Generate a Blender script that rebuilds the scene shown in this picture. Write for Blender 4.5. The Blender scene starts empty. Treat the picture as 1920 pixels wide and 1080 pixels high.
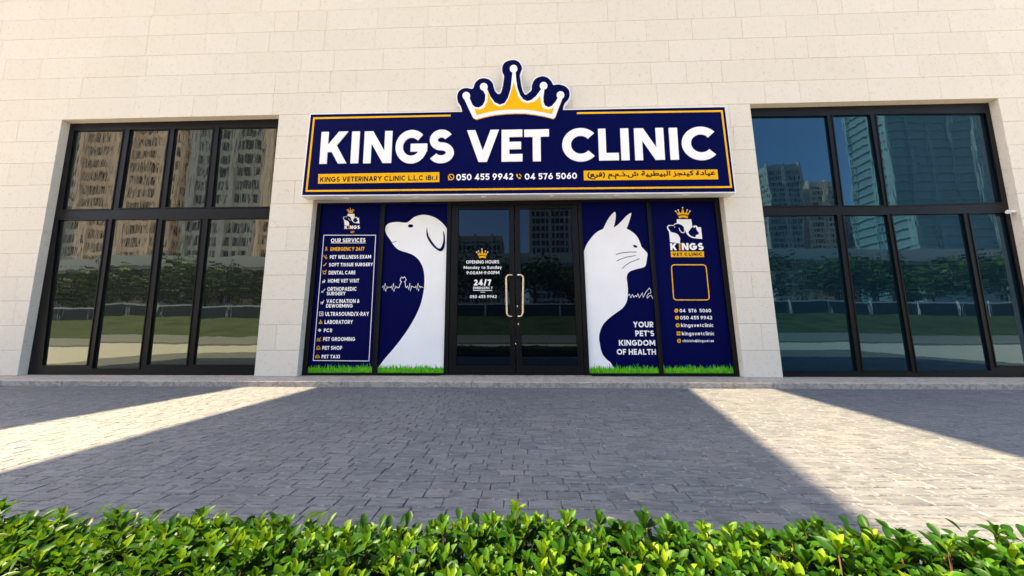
import bpy, bmesh, math, random
import numpy as np
from mathutils import Vector, Matrix, geometry

rng = random.Random(7)
nrg = np.random.default_rng(11)
sc = bpy.context.scene
COL = sc.collection
R = math.radians

# ------------------------------------------------------------------ camera
F_PX, PITCH, YAW, ROLL = 615.06, R(6.94606), R(-1.83499), R(-0.10809)
CAM_H, DIST = 0.795, 5.0          # camera height; distance to the facade plane (y = 0)
cy_, sy_, cp_, sp_ = math.cos(YAW), math.sin(YAW), math.cos(PITCH), math.sin(PITCH)
FWD = Vector((sy_ * cp_, cy_ * cp_, sp_))
RT0 = Vector((cy_, -sy_, 0))
UP0 = RT0.cross(FWD)
RT = math.cos(ROLL) * RT0 + math.sin(ROLL) * UP0
UP = -math.sin(ROLL) * RT0 + math.cos(ROLL) * UP0
CAM = Vector((0, -DIST, CAM_H))
cd = bpy.data.cameras.new("camera")
cam = bpy.data.objects.new("camera", cd)
COL.objects.link(cam)
cd.sensor_width = 36
cd.lens = 36 * F_PX / 1920
cd.clip_start, cd.clip_end = 0.05, 3000
m = Matrix((RT, UP, -FWD)).transposed().to_4x4()
m.translation = CAM
cam.matrix_world = m
sc.camera = cam

# ------------------------------------------------------------------ sky, sun, exposure
SUN_EL, SUN_AZ = R(58), R(-89.0)      # azimuth from +Y towards +X: the sun stands left, in line with the facade
TO_SUN = Vector((math.sin(SUN_AZ) * math.cos(SUN_EL), math.cos(SUN_AZ) * math.cos(SUN_EL), math.sin(SUN_EL)))
w = bpy.data.worlds.new("World")
sc.world = w
w.use_nodes = True
nt = w.node_tree
sky = nt.nodes.new("ShaderNodeTexSky")
sky.sky_type = "NISHITA"
sky.sun_disc = False
sky.sun_elevation = SUN_EL
sky.sun_rotation = SUN_AZ
sky.air_density, sky.dust_density, sky.ozone_density = 1.0, 2.4, 1.0
nt.links.new(sky.outputs[0], nt.nodes["Background"].inputs[0])
nt.nodes["Background"].inputs[1].default_value = 0.11
sd = bpy.data.lights.new("sun", "SUN")
sd.energy = 5.0
sd.angle = R(0.35)
sd.color = (1.0, 0.775, 0.49)
so = bpy.data.objects.new("sun", sd)
COL.objects.link(so)
so.rotation_euler = (-TO_SUN).to_track_quat("-Z", "Y").to_euler()
so.location = TO_SUN * 60
sc.view_settings.view_transform = "Standard"
sc.view_settings.look = "None"
sc.view_settings.gamma = 1
sc.view_settings.use_curve_mapping = False
sc.view_settings.exposure = 2.38

# ------------------------------------------------------------------ material helpers
def lin(r, g, b):
    f = lambda c: (c / 255 / 12.92) if c / 255 <= .04045 else ((c / 255 + .055) / 1.055) ** 2.4
    return (f(r), f(g), f(b), 1)

class NT:
    def __init__(s, name, rough=.5, base=(.5, .5, .5, 1), spec=.5, metal=0, ior=1.5):
        s.m = bpy.data.materials.new(name)
        s.m.use_nodes = True
        s.t = s.m.node_tree
        s.b = s.t.nodes["Principled BSDF"]
        s.set(Roughness=rough, Metallic=metal, IOR=ior)
        s.b.inputs["Base Color"].default_value = base
        s.b.inputs["Specular IOR Level"].default_value = spec
    def set(s, **k):
        for a, v in k.items():
            s.b.inputs[a].default_value = v
    def n(s, typ, **props):
        nd = s.t.nodes.new("ShaderNode" + typ)
        for k, v in props.items():
            setattr(nd, k, v)
        return nd
    def l(s, a, b):
        s.t.links.new(a, b)
    def noise(s, scale, detail=4, rough=.6, vec=None, dist=0):
        nd = s.n("TexNoise")
        nd.inputs["Scale"].default_value = scale
        nd.inputs["Detail"].default_value = detail
        nd.inputs["Roughness"].default_value = rough
        nd.inputs["Distortion"].default_value = dist
        if vec is not None:
            s.l(vec, nd.inputs["Vector"])
        return nd.outputs["Fac"]
    def coord(s):
        return s.n("NewGeometry").outputs["Position"]
    def ramp(s, fac, stops, interp="LINEAR"):
        r = s.n("ValToRGB")
        r.color_ramp.interpolation = interp
        e = r.color_ramp.elements
        while len(e) < len(stops):
            e.new(.5)
        for i, (p, c) in enumerate(stops):
            e[i].position = p
            e[i].color = c if len(c) == 4 else (*c, 1)
        s.l(fac, r.inputs[0])
        return r.outputs[0]
    def mix(s, fac, a, b, mode="MIX"):
        nd = s.n("Mix", data_type="RGBA", blend_type=mode)
        for sock, v in ((nd.inputs[0], fac), (nd.inputs[6], a), (nd.inputs[7], b)):
            if hasattr(v, "links"):
                s.l(v, sock)
            else:
                sock.default_value = v
        return nd.outputs[2]
    def math(s, op, a, b=0.0, c=None):
        nd = s.n("Math", operation=op)
        for i, v in enumerate((a, b) if c is None else (a, b, c)):
            if hasattr(v, "links"):
                s.l(v, nd.inputs[i])
            else:
                nd.inputs[i].default_value = v
        return nd.outputs[0]
    def bump(s, h, strength=.3, dist=.01):
        nd = s.n("Bump")
        nd.inputs["Strength"].default_value = strength
        nd.inputs["Distance"].default_value = dist
        s.l(h, nd.inputs["Height"])
        s.l(nd.outputs[0], s.b.inputs["Normal"])
    def col(s, c):
        s.l(c, s.b.inputs["Base Color"])
    def island(s):
        return s.n("NewGeometry").outputs["Random Per Island"]

M = {}
def plain(key, name, c, rough=.5, spec=.5, metal=0, var=.12, scale=9, bump=0):
    k = NT(name, rough, c, spec, metal)
    f = k.noise(scale, 5, .6, k.coord())
    k.col(k.ramp(f, [(.25, tuple(x * (1 - var) for x in c[:3])), (.75, tuple(min(1, x * (1 + var)) for x in c[:3]))]))
    if bump:
        k.bump(k.noise(scale * 14, 4, .6, k.coord()), bump, .003)
    M[key] = k.m
    return k

# cream limestone: pores, thread-like fossil marks and faint stains
k = NT("cream_limestone", .75, spec=.25)
P = k.coord()
base = k.ramp(k.island(), [(0, (.705, .638, .518)), (.5, (.722, .655, .535)), (1, (.738, .672, .552))])
cloud = k.noise(2.3, 5, .6, P)
c1 = k.mix(k.math("MULTIPLY", cloud, .38), base, (.765, .705, .59, 1))
pore = k.ramp(k.noise(48, 2, .5, P), [(.30, (1, 1, 1)), (.37, (0, 0, 0))])
pn = k.noise(9, 2, .5, P)
pm = k.ramp(pn, [(.42, (0, 0, 0)), (.58, (1, 1, 1))])
c2 = k.mix(k.math("MULTIPLY", k.math("MULTIPLY", pore, pm), .75), c1, (.33, .24, .15, 1))
thread = k.math("ABSOLUTE", k.math("SUBTRACT", k.noise(17, 3, .55, P, .8), .5))
th = k.ramp(thread, [(.0, (1, 1, 1)), (.018, (0, 0, 0))])
tm = k.ramp(k.noise(13, 2, .5, P), [(.52, (0, 0, 0)), (.60, (1, 1, 1))])
c3 = k.mix(k.math("MULTIPLY", k.math("MULTIPLY", th, tm), .55), c2, (.40, .29, .18, 1))
stain = k.ramp(k.noise(1.1, 4, .7, P), [(.60, (0, 0, 0)), (.78, (1, 1, 1))])
c4 = k.mix(k.math("MULTIPLY", stain, .22), c3, (.55, .40, .25, 1))
k.col(c4)
k.bump(k.math("SUBTRACT", k.math("MULTIPLY", k.noise(120, 3, .6, P), .4), k.math("MULTIPLY", pore, .6)), .25, .004)
M["stone"] = k.m
plain("mortar", "sandy_mortar", (.33, .27, .195, 1), .9, .1, var=.2)
k = NT("grey_veined_stone", .6, spec=.35)
P = k.coord()
v = k.ramp(k.math("ABSOLUTE", k.math("SUBTRACT", k.noise(6, 5, .6, P, 1.5), .5)), [(0, (.22, .19, .165)), (.05, (.40, .36, .31)), (.3, (.50, .46, .40))])
k.col(k.mix(k.math("MULTIPLY", k.noise(30, 4, .7, P), .35), v, (.28, .24, .20, 1)))
k.bump(k.noise(60, 4, .6, P), .25, .004)
M["step"] = k.m

# stone pavers
k = NT("grey_stone_paver", .62, spec=.4)
P = k.coord()
b = k.ramp(k.island(), [(0, (.084, .095, .104)), (.3, (.106, .118, .126)), (.7, (.121, .132, .139)), (.95, (.138, .147, .151)), (1, (.160, .162, .156))])
b = k.mix(k.math("MULTIPLY", k.noise(55, 5, .7, P), .5), b, (.085, .086, .09, 1))
b = k.mix(k.math("MULTIPLY", k.ramp(k.noise(1.0, 4, .6, P), [(.45, (0, 0, 0)), (.75, (1, 1, 1))]), .3), b, (.20, .19, .175, 1))
mp = k.n("Mapping")
k.l(P, mp.inputs[0])
mp.inputs["Scale"].default_value = (7, 42, 30)
streak = k.noise(1, 5, .7, mp.outputs[0])
b = k.mix(k.ramp(streak, [(.34, (.9, .9, .9)), (.49, (0, 0, 0))]), b, (.050, .053, .058, 1))
b = k.mix(k.ramp(streak, [(.53, (0, 0, 0)), (.68, (.7, .7, .7))]), b, (.19, .195, .20, 1))
pit = k.ramp(k.noise(40, 4, .65, P), [(.335, (.9, .9, .9)), (.385, (0, 0, 0))])
b = k.mix(pit, b, (.022, .022, .024, 1))
k.col(b)
k.bump(k.math("ADD", k.noise(1, 5, .65, mp.outputs[0]), k.math("MULTIPLY", k.noise(160, 3, .6, P), .35)), 1.0, .010)
M["paver"] = k.m
k = NT("sandy_joint", .95, spec=.1)
P = k.coord()
g = k.ramp(k.noise(3.5, 3, .6, P), [(.56, (0, 0, 0)), (.66, (1, 1, 1))])
sandj = k.ramp(k.noise(22, 3, .6, P), [(.42, (.020, .020, .020)), (.56, (.13, .125, .115)), (.7, (.20, .19, .17))])
k.col(k.mix(k.math("MULTIPLY", g, k.noise(60, 2, .5, P)), sandj, (.07, .11, .02, 1)))
M["joint"] = k.m
k = NT("worn_paver_edge", .75, spec=.3)
P = k.coord()
k.col(k.ramp(k.noise(30, 4, .65, P), [(.36, (.045, .048, .052)), (.5, (.10, .11, .12)), (.64, (.235, .24, .235))]))
k.bump(k.noise(140, 3, .6, P), .5, .004)
M["paver_edge"] = k.m
# distant plaza paving
k = NT("plaza_paving", .8, spec=.2)
br = k.n("TexBrick")
k.l(k.coord(), br.inputs["Vector"])
br.inputs["Scale"].default_value = 2.0
br.inputs["Color1"].default_value = (.36, .345, .315, 1)
br.inputs["Color2"].default_value = (.42, .40, .365, 1)
br.inputs["Mortar"].default_value = (.2, .18, .16, 1)
k.col(br.outputs["Color"])
M["plaza"] = k.m
plain("asphalt", "asphalt", (.13, .135, .13, 1), .85, .2, scale=4, var=.25)
plain("lawn", "lawn_grass", (.040, .056, .022, 1), .9, .1, scale=.5, var=.6)
plain("soil", "planter_soil", (.035, .025, .018, 1), .95, .1, scale=20, var=.4)
plain("sand", "pale_sand", (.30, .25, .18, 1), .9, .1, scale=.05, var=.2)
plain("frame", "black_metal", (.004, .004, .0045, 1), .42, .18, var=.25)
plain("white", "white_metal", (.82, .81, .79, 1), .4, .3, var=.04)
plain("soffit", "pale_soffit_panel", (.60, .55, .50, 1), .5, .4, var=.05)
plain("navy", "navy_vinyl", (.0006, .0018, .050, 1), .55, .04, var=.10, scale=2)
plain("navydk", "navy_print", (.0006, .0018, .045, 1), .55, .04, var=.05)
plain("print", "white_print", (.93, .90, .85, 1), .5, .12, var=.03, scale=3)
plain("letter", "white_acrylic_letter", (.92, .90, .86, 1), .4, .15, var=.03)
plain("gold", "golden_yellow_print", (.93, .46, .003, 1), .5, .06, var=.08)
plain("black", "dark_print", (.006, .006, .012, 1), .5, .2)
plain("steel", "brushed_steel", (.78, .60, .43, 1), .26, .5, metal=1, var=.06, scale=40)
plain("lampg", "frosted_lens", (.75, .72, .66, 1), .3, .5, var=.03)
k = NT("printed_grass", .5, spec=.2)
k.col(k.ramp(k.n("NewGeometry").outputs["Random Per Island"], [(0, (.02, .20, .004)), (.5, (.08, .42, .006)), (1, (.20, .60, .012))]))
M["pgrass"] = k.m

def glass(key, name, tint, ior, wav=.02, coat=(1, 1, 1, 1)):
    k = NT(name, .015, tint, .5, 0, ior)
    k.set(**{"Specular Tint": coat})      # the colour of the glass's reflective coating, plus flare tint on the left window
    mp = k.n("Mapping")                                   # roller waves: long in height, short across
    k.l(k.coord(), mp.inputs[0])
    mp.inputs["Scale"].default_value = (5.5, 1, .8)
    k.bump(k.math("ADD", k.noise(1.3, 2, .5, k.coord()), k.math("MULTIPLY", k.noise(1.0, 3, .6, mp.outputs[0]), .4)), wav, .06)
    M[key] = k.m
glass("pane", "blue_coated_window_glass", (.004, .014, .022, 1), 1.70, .020, (.26, .70, 1, 1))
glass("flare_pane", "flare_tinted_window_glass", (.016, .018, .015, 1), 2.15, .028, (.84, .97, .80, 1))  # same glass as the right window; flare brightening put into its reflection
glass("dpane", "dark_door_glass", (.0015, .0026, .0042, 1), 1.42, .006, (.5, .75, 1, 1))

# ------------------------------------------------------------------ object helpers
def link(o, parent=None):
    COL.objects.link(o)
    if parent:
        o.parent = parent
    return o

def tag(o, label, cat, group=None):
    o["label"], o["category"] = label, cat
    if group:
        o["group"] = group
    return o

def empty(name, loc, label, cat, group=None):
    o = link(bpy.data.objects.new(name, None))
    o.location = loc
    o.empty_display_size = .2
    bpy.context.view_layer.update()
    return tag(o, label, cat, group)

class MB:
    """collects verts and faces (world coordinates) for ONE mesh"""
    def __init__(s):
        s.v, s.f = [], []
    def add(s, vs, fs):
        n = len(s.v)
        s.v += [tuple(p) for p in vs]
        s.f += [tuple(i + n for i in f) for f in fs]
        return s
    def box(s, x0, x1, y0, y1, z0, z1):
        return s.hexa([(x0, y0, z0), (x1, y0, z0), (x1, y1, z0), (x0, y1, z0)], [(x0, y0, z1), (x1, y0, z1), (x1, y1, z1), (x0, y1, z1)])
    def hexa(s, lo, hi):
        return s.add(list(lo) + list(hi), [(3, 2, 1, 0), (4, 5, 6, 7), (0, 1, 5, 4), (1, 2, 6, 5), (2, 3, 7, 6), (3, 0, 4, 7)])
    def build(s, name, mat, parent=None, smooth=False, bevel=0):
        me = bpy.data.meshes.new(name)
        off = parent.matrix_world.translation if parent else Vector()
        vs = [(a - off.x, b - off.y, c - off.z) for a, b, c in s.v] if parent else s.v
        me.from_pydata(vs, [], s.f)
        me.materials.append(M[mat] if isinstance(mat, str) else mat)
        if smooth:
            me.polygons.foreach_set("use_smooth", [True] * len(me.polygons))
        o = link(bpy.data.objects.new(name, me), parent)
        if bevel:
            b = o.modifiers.new("bevel", "BEVEL")
            b.width, b.segments, b.limit_method, b.angle_limit = bevel, 2, "ANGLE", R(40)
        bpy.context.view_layer.update()
        return o
    def thing(s, name, mat, label, cat, group=None, **kw):
        """a thing that is one mesh: origin at its base"""
        a = np.array(s.v)
        c = (a.min(0) + a.max(0)) / 2
        c[2] = a[:, 2].min()
        s.v = [tuple(p) for p in a - c]
        o = s.build(name, mat, **kw)
        o.location = c
        return tag(o, label, cat, group)

def struct(o):
    o["kind"] = "structure"
    return o

def ray(u, v):
    return RT * ((u - 960) / F_PX) + UP * (-(v - 540) / F_PX) + FWD
def onwall(u, v, Y):
    """where photo point (u, v) lies on the vertical plane y = Y: (X, Z)"""
    d = ray(u, v)
    p = CAM + d * ((Y + DIST) / d.y)
    return (p.x, p.z)
def onground(u, v, z=0):
    d = ray(u, v)
    p = CAM + d * ((z - CAM_H) / d.z)
    return (p.x, p.y)

def wind(p, poly):
    x, y = p
    n = 0
    for (x0, y0), (x1, y1) in zip(poly, poly[1:] + poly[:1]):
        if (y0 <= y) != (y1 <= y):
            t = (y - y0) / (y1 - y0)
            if x0 + t * (x1 - x0) > x:
                n += 1 if y1 > y0 else -1
    return n

def tri(polys, holes=()):
    """clean, non-overlapping triangulation of the union of polys minus holes"""
    vs, es = [], []
    for q in list(polys) + list(holes):
        n = len(vs)
        vs += [Vector(p) for p in q]
        es += [(n + i, n + (i + 1) % len(q)) for i in range(len(q))]
    ov, oe, of, *_ = geometry.delaunay_2d_cdt(vs, es, [], 0, 1e-6)
    out = []
    boxes = [(min(p[0] for p in q), max(p[0] for p in q), min(p[1] for p in q), max(p[1] for p in q), q) for q in polys]
    for f in of:
        c = ((ov[f[0]].x + ov[f[1]].x + ov[f[2]].x) / 3, (ov[f[0]].y + ov[f[1]].y + ov[f[2]].y) / 3)
        if any(b[0] <= c[0] <= b[1] and b[2] <= c[1] <= b[3] and wind(c, b[4]) for b in boxes) and not any(wind(c, h) for h in holes):
            out.append(tuple(f))
    return [(p.x, p.y) for p in ov], out

def sheet(mb, T, y0, y1=None):
    """triangulated (X, Z) shape at depth y0 (its face looks to -y); y1 gives it thickness"""
    pts, fs = T
    def ccw(f):
        a, b, c = (pts[i] for i in f)
        return (b[0] - a[0]) * (c[1] - a[1]) - (b[1] - a[1]) * (c[0] - a[0]) > 0
    fs = [f if ccw(f) else f[::-1] for f in fs]
    n = len(pts)
    V = [(x, y0, z) for x, z in pts]
    Fc = list(fs)
    if y1 is not None:
        V += [(x, y1, z) for x, z in pts]
        Fc += [tuple(i + n for i in f[::-1]) for f in fs]
        cnt = {}
        for f in fs:
            for a, b in zip(f, f[1:] + f[:1]):
                cnt[(a, b)] = 1
        for (a, b) in cnt:
            if (b, a) not in cnt:
                Fc.append((b, a, a + n, b + n))
    mb.add(V, Fc)
    return mb

def smooth_closed(pts, n=6):
    out = []
    N = len(pts)
    for i in range(N):
        p0, p1, p2, p3 = (pts[(i + j - 1) % N] for j in range(4))
        for s in range(n):
            t = s / n
            out.append(tuple(.5 * (2 * p1[a] + (p2[a] - p0[a]) * t + (2 * p0[a] - 5 * p1[a] + 4 * p2[a] - p3[a]) * t * t
                                   + (3 * p1[a] - p0[a] - 3 * p2[a] + p3[a]) * t ** 3) for a in (0, 1)))
    return out

def ribbon(pts, w0, closed=False, sq=0.0):
    """outline polygons of a stroked polyline (one quad per segment, mitred)"""
    P = [Vector(p) for p in pts]
    if closed:
        P = P + [P[0]]
    n = len(P)
    D = [(P[i + 1] - P[i]).normalized() for i in range(n - 1)]
    if not closed and sq:
        P[0] = P[0] - D[0] * sq
        P[-1] = P[-1] + D[-1] * sq
    L, Rr = [], []
    for i in range(n):
        if closed:
            a, b = D[(i - 1) % (n - 1)], D[i % (n - 1)]
        else:
            a, b = D[max(i - 1, 0)], D[min(i, n - 2)]
        na, nb = Vector((-a.y, a.x)), Vector((-b.y, b.x))
        mm = na + nb
        if mm.length < .3:
            mm = na
        mm.normalize()
        k = min(1 / max(mm.dot(na), .3), 2.0) * w0 / 2
        L.append(P[i] + mm * k)
        Rr.append(P[i] - mm * k)
    return [[tuple(L[i]), tuple(Rr[i]), tuple(Rr[i + 1]), tuple(L[i + 1])] for i in range(n - 1)]

def circle(cx, cy, r, n=20, ry=None):
    return [(cx + r * math.cos(2 * math.pi * i / n), cy + (ry or r) * math.sin(2 * math.pi * i / n)) for i in range(n)]

# ------------------------------------------------------------------ a geometric sans alphabet drawn with strokes
def arc(cx, cy, rx, ry, a0, a1, n=None):
    n = n or max(6, int(abs(a1 - a0) / 8))
    return [(cx + rx * math.cos(R(a0 + (a1 - a0) * i / n)), cy + ry * math.sin(R(a0 + (a1 - a0) * i / n))) for i in range(n + 1)]
S_ = arc(.5, .75, .44, .25, 28, 270) + arc(.5, .25, .5, .25, 90, -152)[1:]
xh = .68
def bowl(y0, y1, x=1.0, s=.5):
    return [(0, y1), (s, y1)] + arc(s, (y0 + y1) / 2, x - s, (y1 - y0) / 2, 90, -90)[1:] + [(0, y0)]
# glyph: width (of cap height), list of (points, square_caps, closed)
G = {
 "A": (.90, [([(0, 0), (.5, 1)], 1), ([(1, 0), (.5, 1)], 1), ([(.22, .27), (.78, .27)], 0)]),
 "B": (.70, [([(0, 0), (0, 1)], 1), (bowl(.53, 1, .9), 0), (bowl(0, .53), 0)]),
 "C": (.98, [(arc(.5, .5, .5, .5, 42, 318), 0)]),
 "D": (.84, [([(0, 0), (0, 1)], 1), (bowl(0, 1, 1, .4), 0)]),
 "E": (.62, [([(0, 0), (0, 1)], 1), ([(0, 1), (1, 1)], 1), ([(0, .5), (.9, .5)], 1), ([(0, 0), (1, 0)], 1)]),
 "F": (.60, [([(0, 0), (0, 1)], 1), ([(0, 1), (1, 1)], 1), ([(0, .48), (.85, .48)], 1)]),
 "G": (1.0, [(arc(.5, .5, .5, .5, 44, 356), 0), ([(1.0, .46), (.62, .46)], 1)]),
 "H": (.82, [([(0, 0), (0, 1)], 1), ([(1, 0), (1, 1)], 1), ([(0, .5), (1, .5)], 0)]),
 "I": (0, [([(0, 0), (0, 1)], 1)]),
 "J": (.55, [([(1, 1), (1, .3)] + arc(.5, .3, .5, .3, 0, -170)[1:], 0)]),
 "K": (.86, [([(0, 0), (0, 1)], 1), ([(.10, .36), (1, 1)], 1), ([(.36, .62), (1, 0)], 1)]),
 "L": (.62, [([(0, 0), (0, 1)], 1), ([(0, 0), (1, 0)], 1)]),
 "M": (1.06, [([(0, 0), (0, 1)], 1), ([(1, 0), (1, 1)], 1), ([(0, 1), (.5, .2)], 1), ([(1, 1), (.5, .2)], 1)]),
 "N": (.88, [([(0, 0), (0, 1)], 1), ([(1, 0), (1, 1)], 1), ([(.0, 1), (1., 0)], 1)]),
 "O": (1.02, [(arc(.5, .5, .5, .5, 0, 360)[:-1], 0, 1)]),
 "P": (.68, [([(0, 0), (0, 1)], 1), (bowl(.40, 1), 0)]),
 "R": (.70, [([(0, 0), (0, 1)], 1), (bowl(.42, 1), 0), ([(.42, .42), (.98, 0)], 1)]),
 "S": (.74, [(S_, 0)]),
 "T": (.72, [([(0, 1), (1, 1)], 1), ([(.5, 0), (.5, 1)], 1)]),
 "U": (.80, [([(0, 1), (0, .4)] + arc(.5, .4, .5, .4, 180, 360)[1:] + [(1, 1)], 1)]),
 "V": (.94, [([(0, 1), (.5, 0)], 1), ([(1, 1), (.5, 0)], 1)]),
 "W": (1.34, [([(0, 1), (.26, 0)], 1), ([(.26, 0), (.5, 1)], 1), ([(.5, 1), (.74, 0)], 1), ([(.74, 0), (1, 1)], 1)]),
 "X": (.86, [([(0, 0), (1, 1)], 1), ([(0, 1), (1, 0)], 1)]),
 "Y": (.86, [([(0, 1), (.5, .45)], 1), ([(1, 1), (.5, .45)], 1), ([(.5, .45), (.5, 0)], 1)]),
 "Z": (.74, [([(0, 1), (1, 1)], 1), ([(1, 1), (0, 0)], 1), ([(0, 0), (1, 0)], 1)]),
 "0": (.76, [(arc(.5, .5, .5, .5, 0, 360)[:-1], 0, 1)]),
 "1": (.40, [([(.9, 0), (.9, 1)], 1), ([(.9, 1), (.1, .86)], 0)]),
 "2": (.66, [(arc(.5, .71, .48, .29, 165, -35) + [(.05, 0)], 0), ([(0, 0), (1, 0)], 1)]),
 "3": (.66, [(arc(.5, .76, .44, .24, 160, -90), 0), (arc(.5, .26, .5, .26, 90, -160), 0)]),
 "4": (.78, [([(.72, 0), (.72, 1)], 1), ([(.80, 1), (.0, .2)], 1), ([(0, .22), (1, .22)], 1)]),
 "5": (.66, [([(.12, 1), (.95, 1)], 1), ([(.12, 1), (.06, .5)], 0), ([(.06, .5)] + arc(.48, .31, .52, .31, 125, -155), 0)]),
 "6": (.72, [(arc(.5, .31, .5, .31, 0, 360)[:-1], 0, 1), ([(.0, .34), (.75, 1)], 1)]),
 "7": (.64, [([(0, 1), (1, 1)], 1), ([(1, 1), (.3, 0)], 1)]),
 "8": (.70, [(arc(.5, .76, .42, .24, 0, 360)[:-1], 0, 1), (arc(.5, .26, .5, .26, 0, 360)[:-1], 0, 1)]),
 "9": (.72, [(arc(.5, .69, .5, .31, 0, 360)[:-1], 0, 1), ([(1.0, .66), (.25, 0)], 1)]),
 ".": (0, [([(0, 0), (0, .001)], 1)]),
 ":": (0, [([(0, 0), (0, .001)], 1), ([(0, .55), (0, .551)], 1)]),
 "'": (0, [([(0, 1), (0, .8)], .5)]),
 "-": (.36, [([(0, .42), (1, .42)], .5)]),
 "/": (.50, [([(0, -.05), (1, 1.05)], 1)]),
 "(": (.26, [(arc(1.0, .45, 1.0, .68, 128, 232), 0)]),
 ")": (.26, [(arc(0, .45, 1.0, .68, 52, -52), 0)]),
 "&": (.82, [([(1, 0), (.25, .72)] + arc(.42, .83, .2, .17, 210, -30) + [(.1, .36)] + arc(.36, .24, .36, .24, 160, 330) + [(.95, .5)], 0)]),
 "@": (1.2, [(arc(.5, .4, .5, .5, -50, 300), 0), (arc(.47, .4, .2, .22, 0, 360)[:-1], 0, 1), ([(.7, .6), (.7, .25)], 0)]),
 "a": (.70, [(arc(.46, .34, .46, .34, 0, 360)[:-1], 0, 1), ([(1, xh), (1, 0)], 1)]),
 "c": (.64, [(arc(.5, .34, .5, .34, 48, 312), 0)]),
 "d": (.70, [(arc(.46, .34, .46, .34, 0, 360)[:-1], 0, 1), ([(1, 1.05), (1, 0)], 1)]),
 "e": (.70, [([(.03, .34), (.97, .34)] + arc(.5, .34, .5, .34, 0, 318)[1:], 0)]),
 "f": (.40, [([(.36, 0), (.36, .8)] + arc(.86, .8, .5, .24, 180, 95)[1:], 0), ([(0, xh), (.95, xh)], 0)]),
 "g": (.70, [(arc(.46, .34, .46, .34, 0, 360)[:-1], 0, 1), ([(1, xh), (1, -.06)] + arc(.5, -.06, .5, .26, 0, -150)[1:], 0)]),
 "i": (0, [([(0, 0), (0, xh - .04)], 1), ([(0, .98), (0, .981)], 1)]),
 "k": (.62, [([(0, 0), (0, 1.05)], 1), ([(.08, .2), (1, xh)], 1), ([(.3, .5), (1, 0)], 1)]),
 "l": (0, [([(0, 0), (0, 1.05)], 1)]),
 "n": (.62, [([(0, 0), (0, xh)], 1), ([(0, .38)] + arc(.5, .38, .5, .3, 180, 0)[1:] + [(1, 0)], 1)]),
 "o": (.68, [(arc(.5, .34, .5, .34, 0, 360)[:-1], 0, 1)]),
 "r": (.40, [([(0, 0), (0, xh)], 1), ([(0, .36)] + arc(.7, .36, .7, .3, 180, 85)[1:], 0)]),
 "s": (.54, [([(x, y * xh) for x, y in S_], 0)]),
 "t": (.42, [([(.42, .95), (.42, .2)] + arc(.9, .2, .48, .2, 180, 265)[1:], 0), ([(0, xh), (1, xh)], 0)]),
 "u": (.62, [([(0, xh), (0, .3)] + arc(.5, .3, .5, .3, 180, 360)[1:] + [(1, xh)], 1), ([(1, xh), (1, 0)], 1)]),
 "v": (.66, [([(0, xh), (.5, 0)], 1), ([(1, xh), (.5, 0)], 1)]),
 "y": (.68, [([(0, xh), (.5, 0)], 1), ([(1, xh), (.22, -.32)], 1)]),
}
def clip(poly, lo, hi):
    for (s, lim) in ((1, lo), (-1, -hi)):
        out = []
        for a, b in zip(poly, poly[1:] + poly[:1]):
            da, db = s * a[1] - lim, s * b[1] - lim
            if da >= 0:
                out.append(a)
            if (da >= 0) != (db >= 0):
                t = da / (da - db)
                out.append((a[0] + t * (b[0] - a[0]), a[1] + t * (b[1] - a[1])))
        poly = out
        if len(poly) < 3:
            return None
    return poly
_gl = {}
def glyph(ch, wt):
    if (ch, wt) in _gl:
        return _gl[ch, wt]
    W, strokes = G[ch]
    W = max(W, wt) if W == 0 else W
    polys = []
    for st in strokes:
        pts, sq, closed = st[0], st[1], len(st) > 2
        if len(pts) == 2 and sq == 1 and abs(pts[0][0] - pts[1][0]) > .01 and abs(pts[0][1] - pts[1][1]) > .01:
            (xa, ya), (xb, yb) = pts            # a diagonal: parallelogram cut level at both ends
            if ch.islower():
                ya, yb = (y * (1 - wt) + (wt if y > .3 else 0) for y in (ya, yb))
            h = wt
            for _ in range(6):
                h = wt * math.sqrt(1 + ((xb - xa) * (W - h) / (yb - ya)) ** 2)
            fx = lambda x: h / 2 + x * (W - h)
            polys.append([(fx(xa) - h / 2, ya), (fx(xa) + h / 2, ya), (fx(xb) + h / 2, yb), (fx(xb) - h / 2, yb)])
            continue
        q = [(wt / 2 + x * (W - wt), wt / 2 + y * (1 - wt)) for x, y in pts]
        straight = len(pts) == 2 and abs(pts[0][0] - pts[1][0]) > .01 and abs(pts[0][1] - pts[1][1]) > .01
        for rb in ribbon(q, wt, closed, wt * sq * (.9 if straight else .5)):
            top = 1.0
            if ch.islower() and straight:
                top = wt / 2 + (xh - .03) * (1 - wt) + wt / 2
            lo = 0.0 if ch not in "()@&gy/," else -.6
            rb = clip(rb, lo, top if ch not in "()@dfkl/t" else 1.6)
            if rb:
                polys.append(rb)
    _gl[ch, wt] = (W, tri(polys))
    return _gl[ch, wt]

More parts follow.
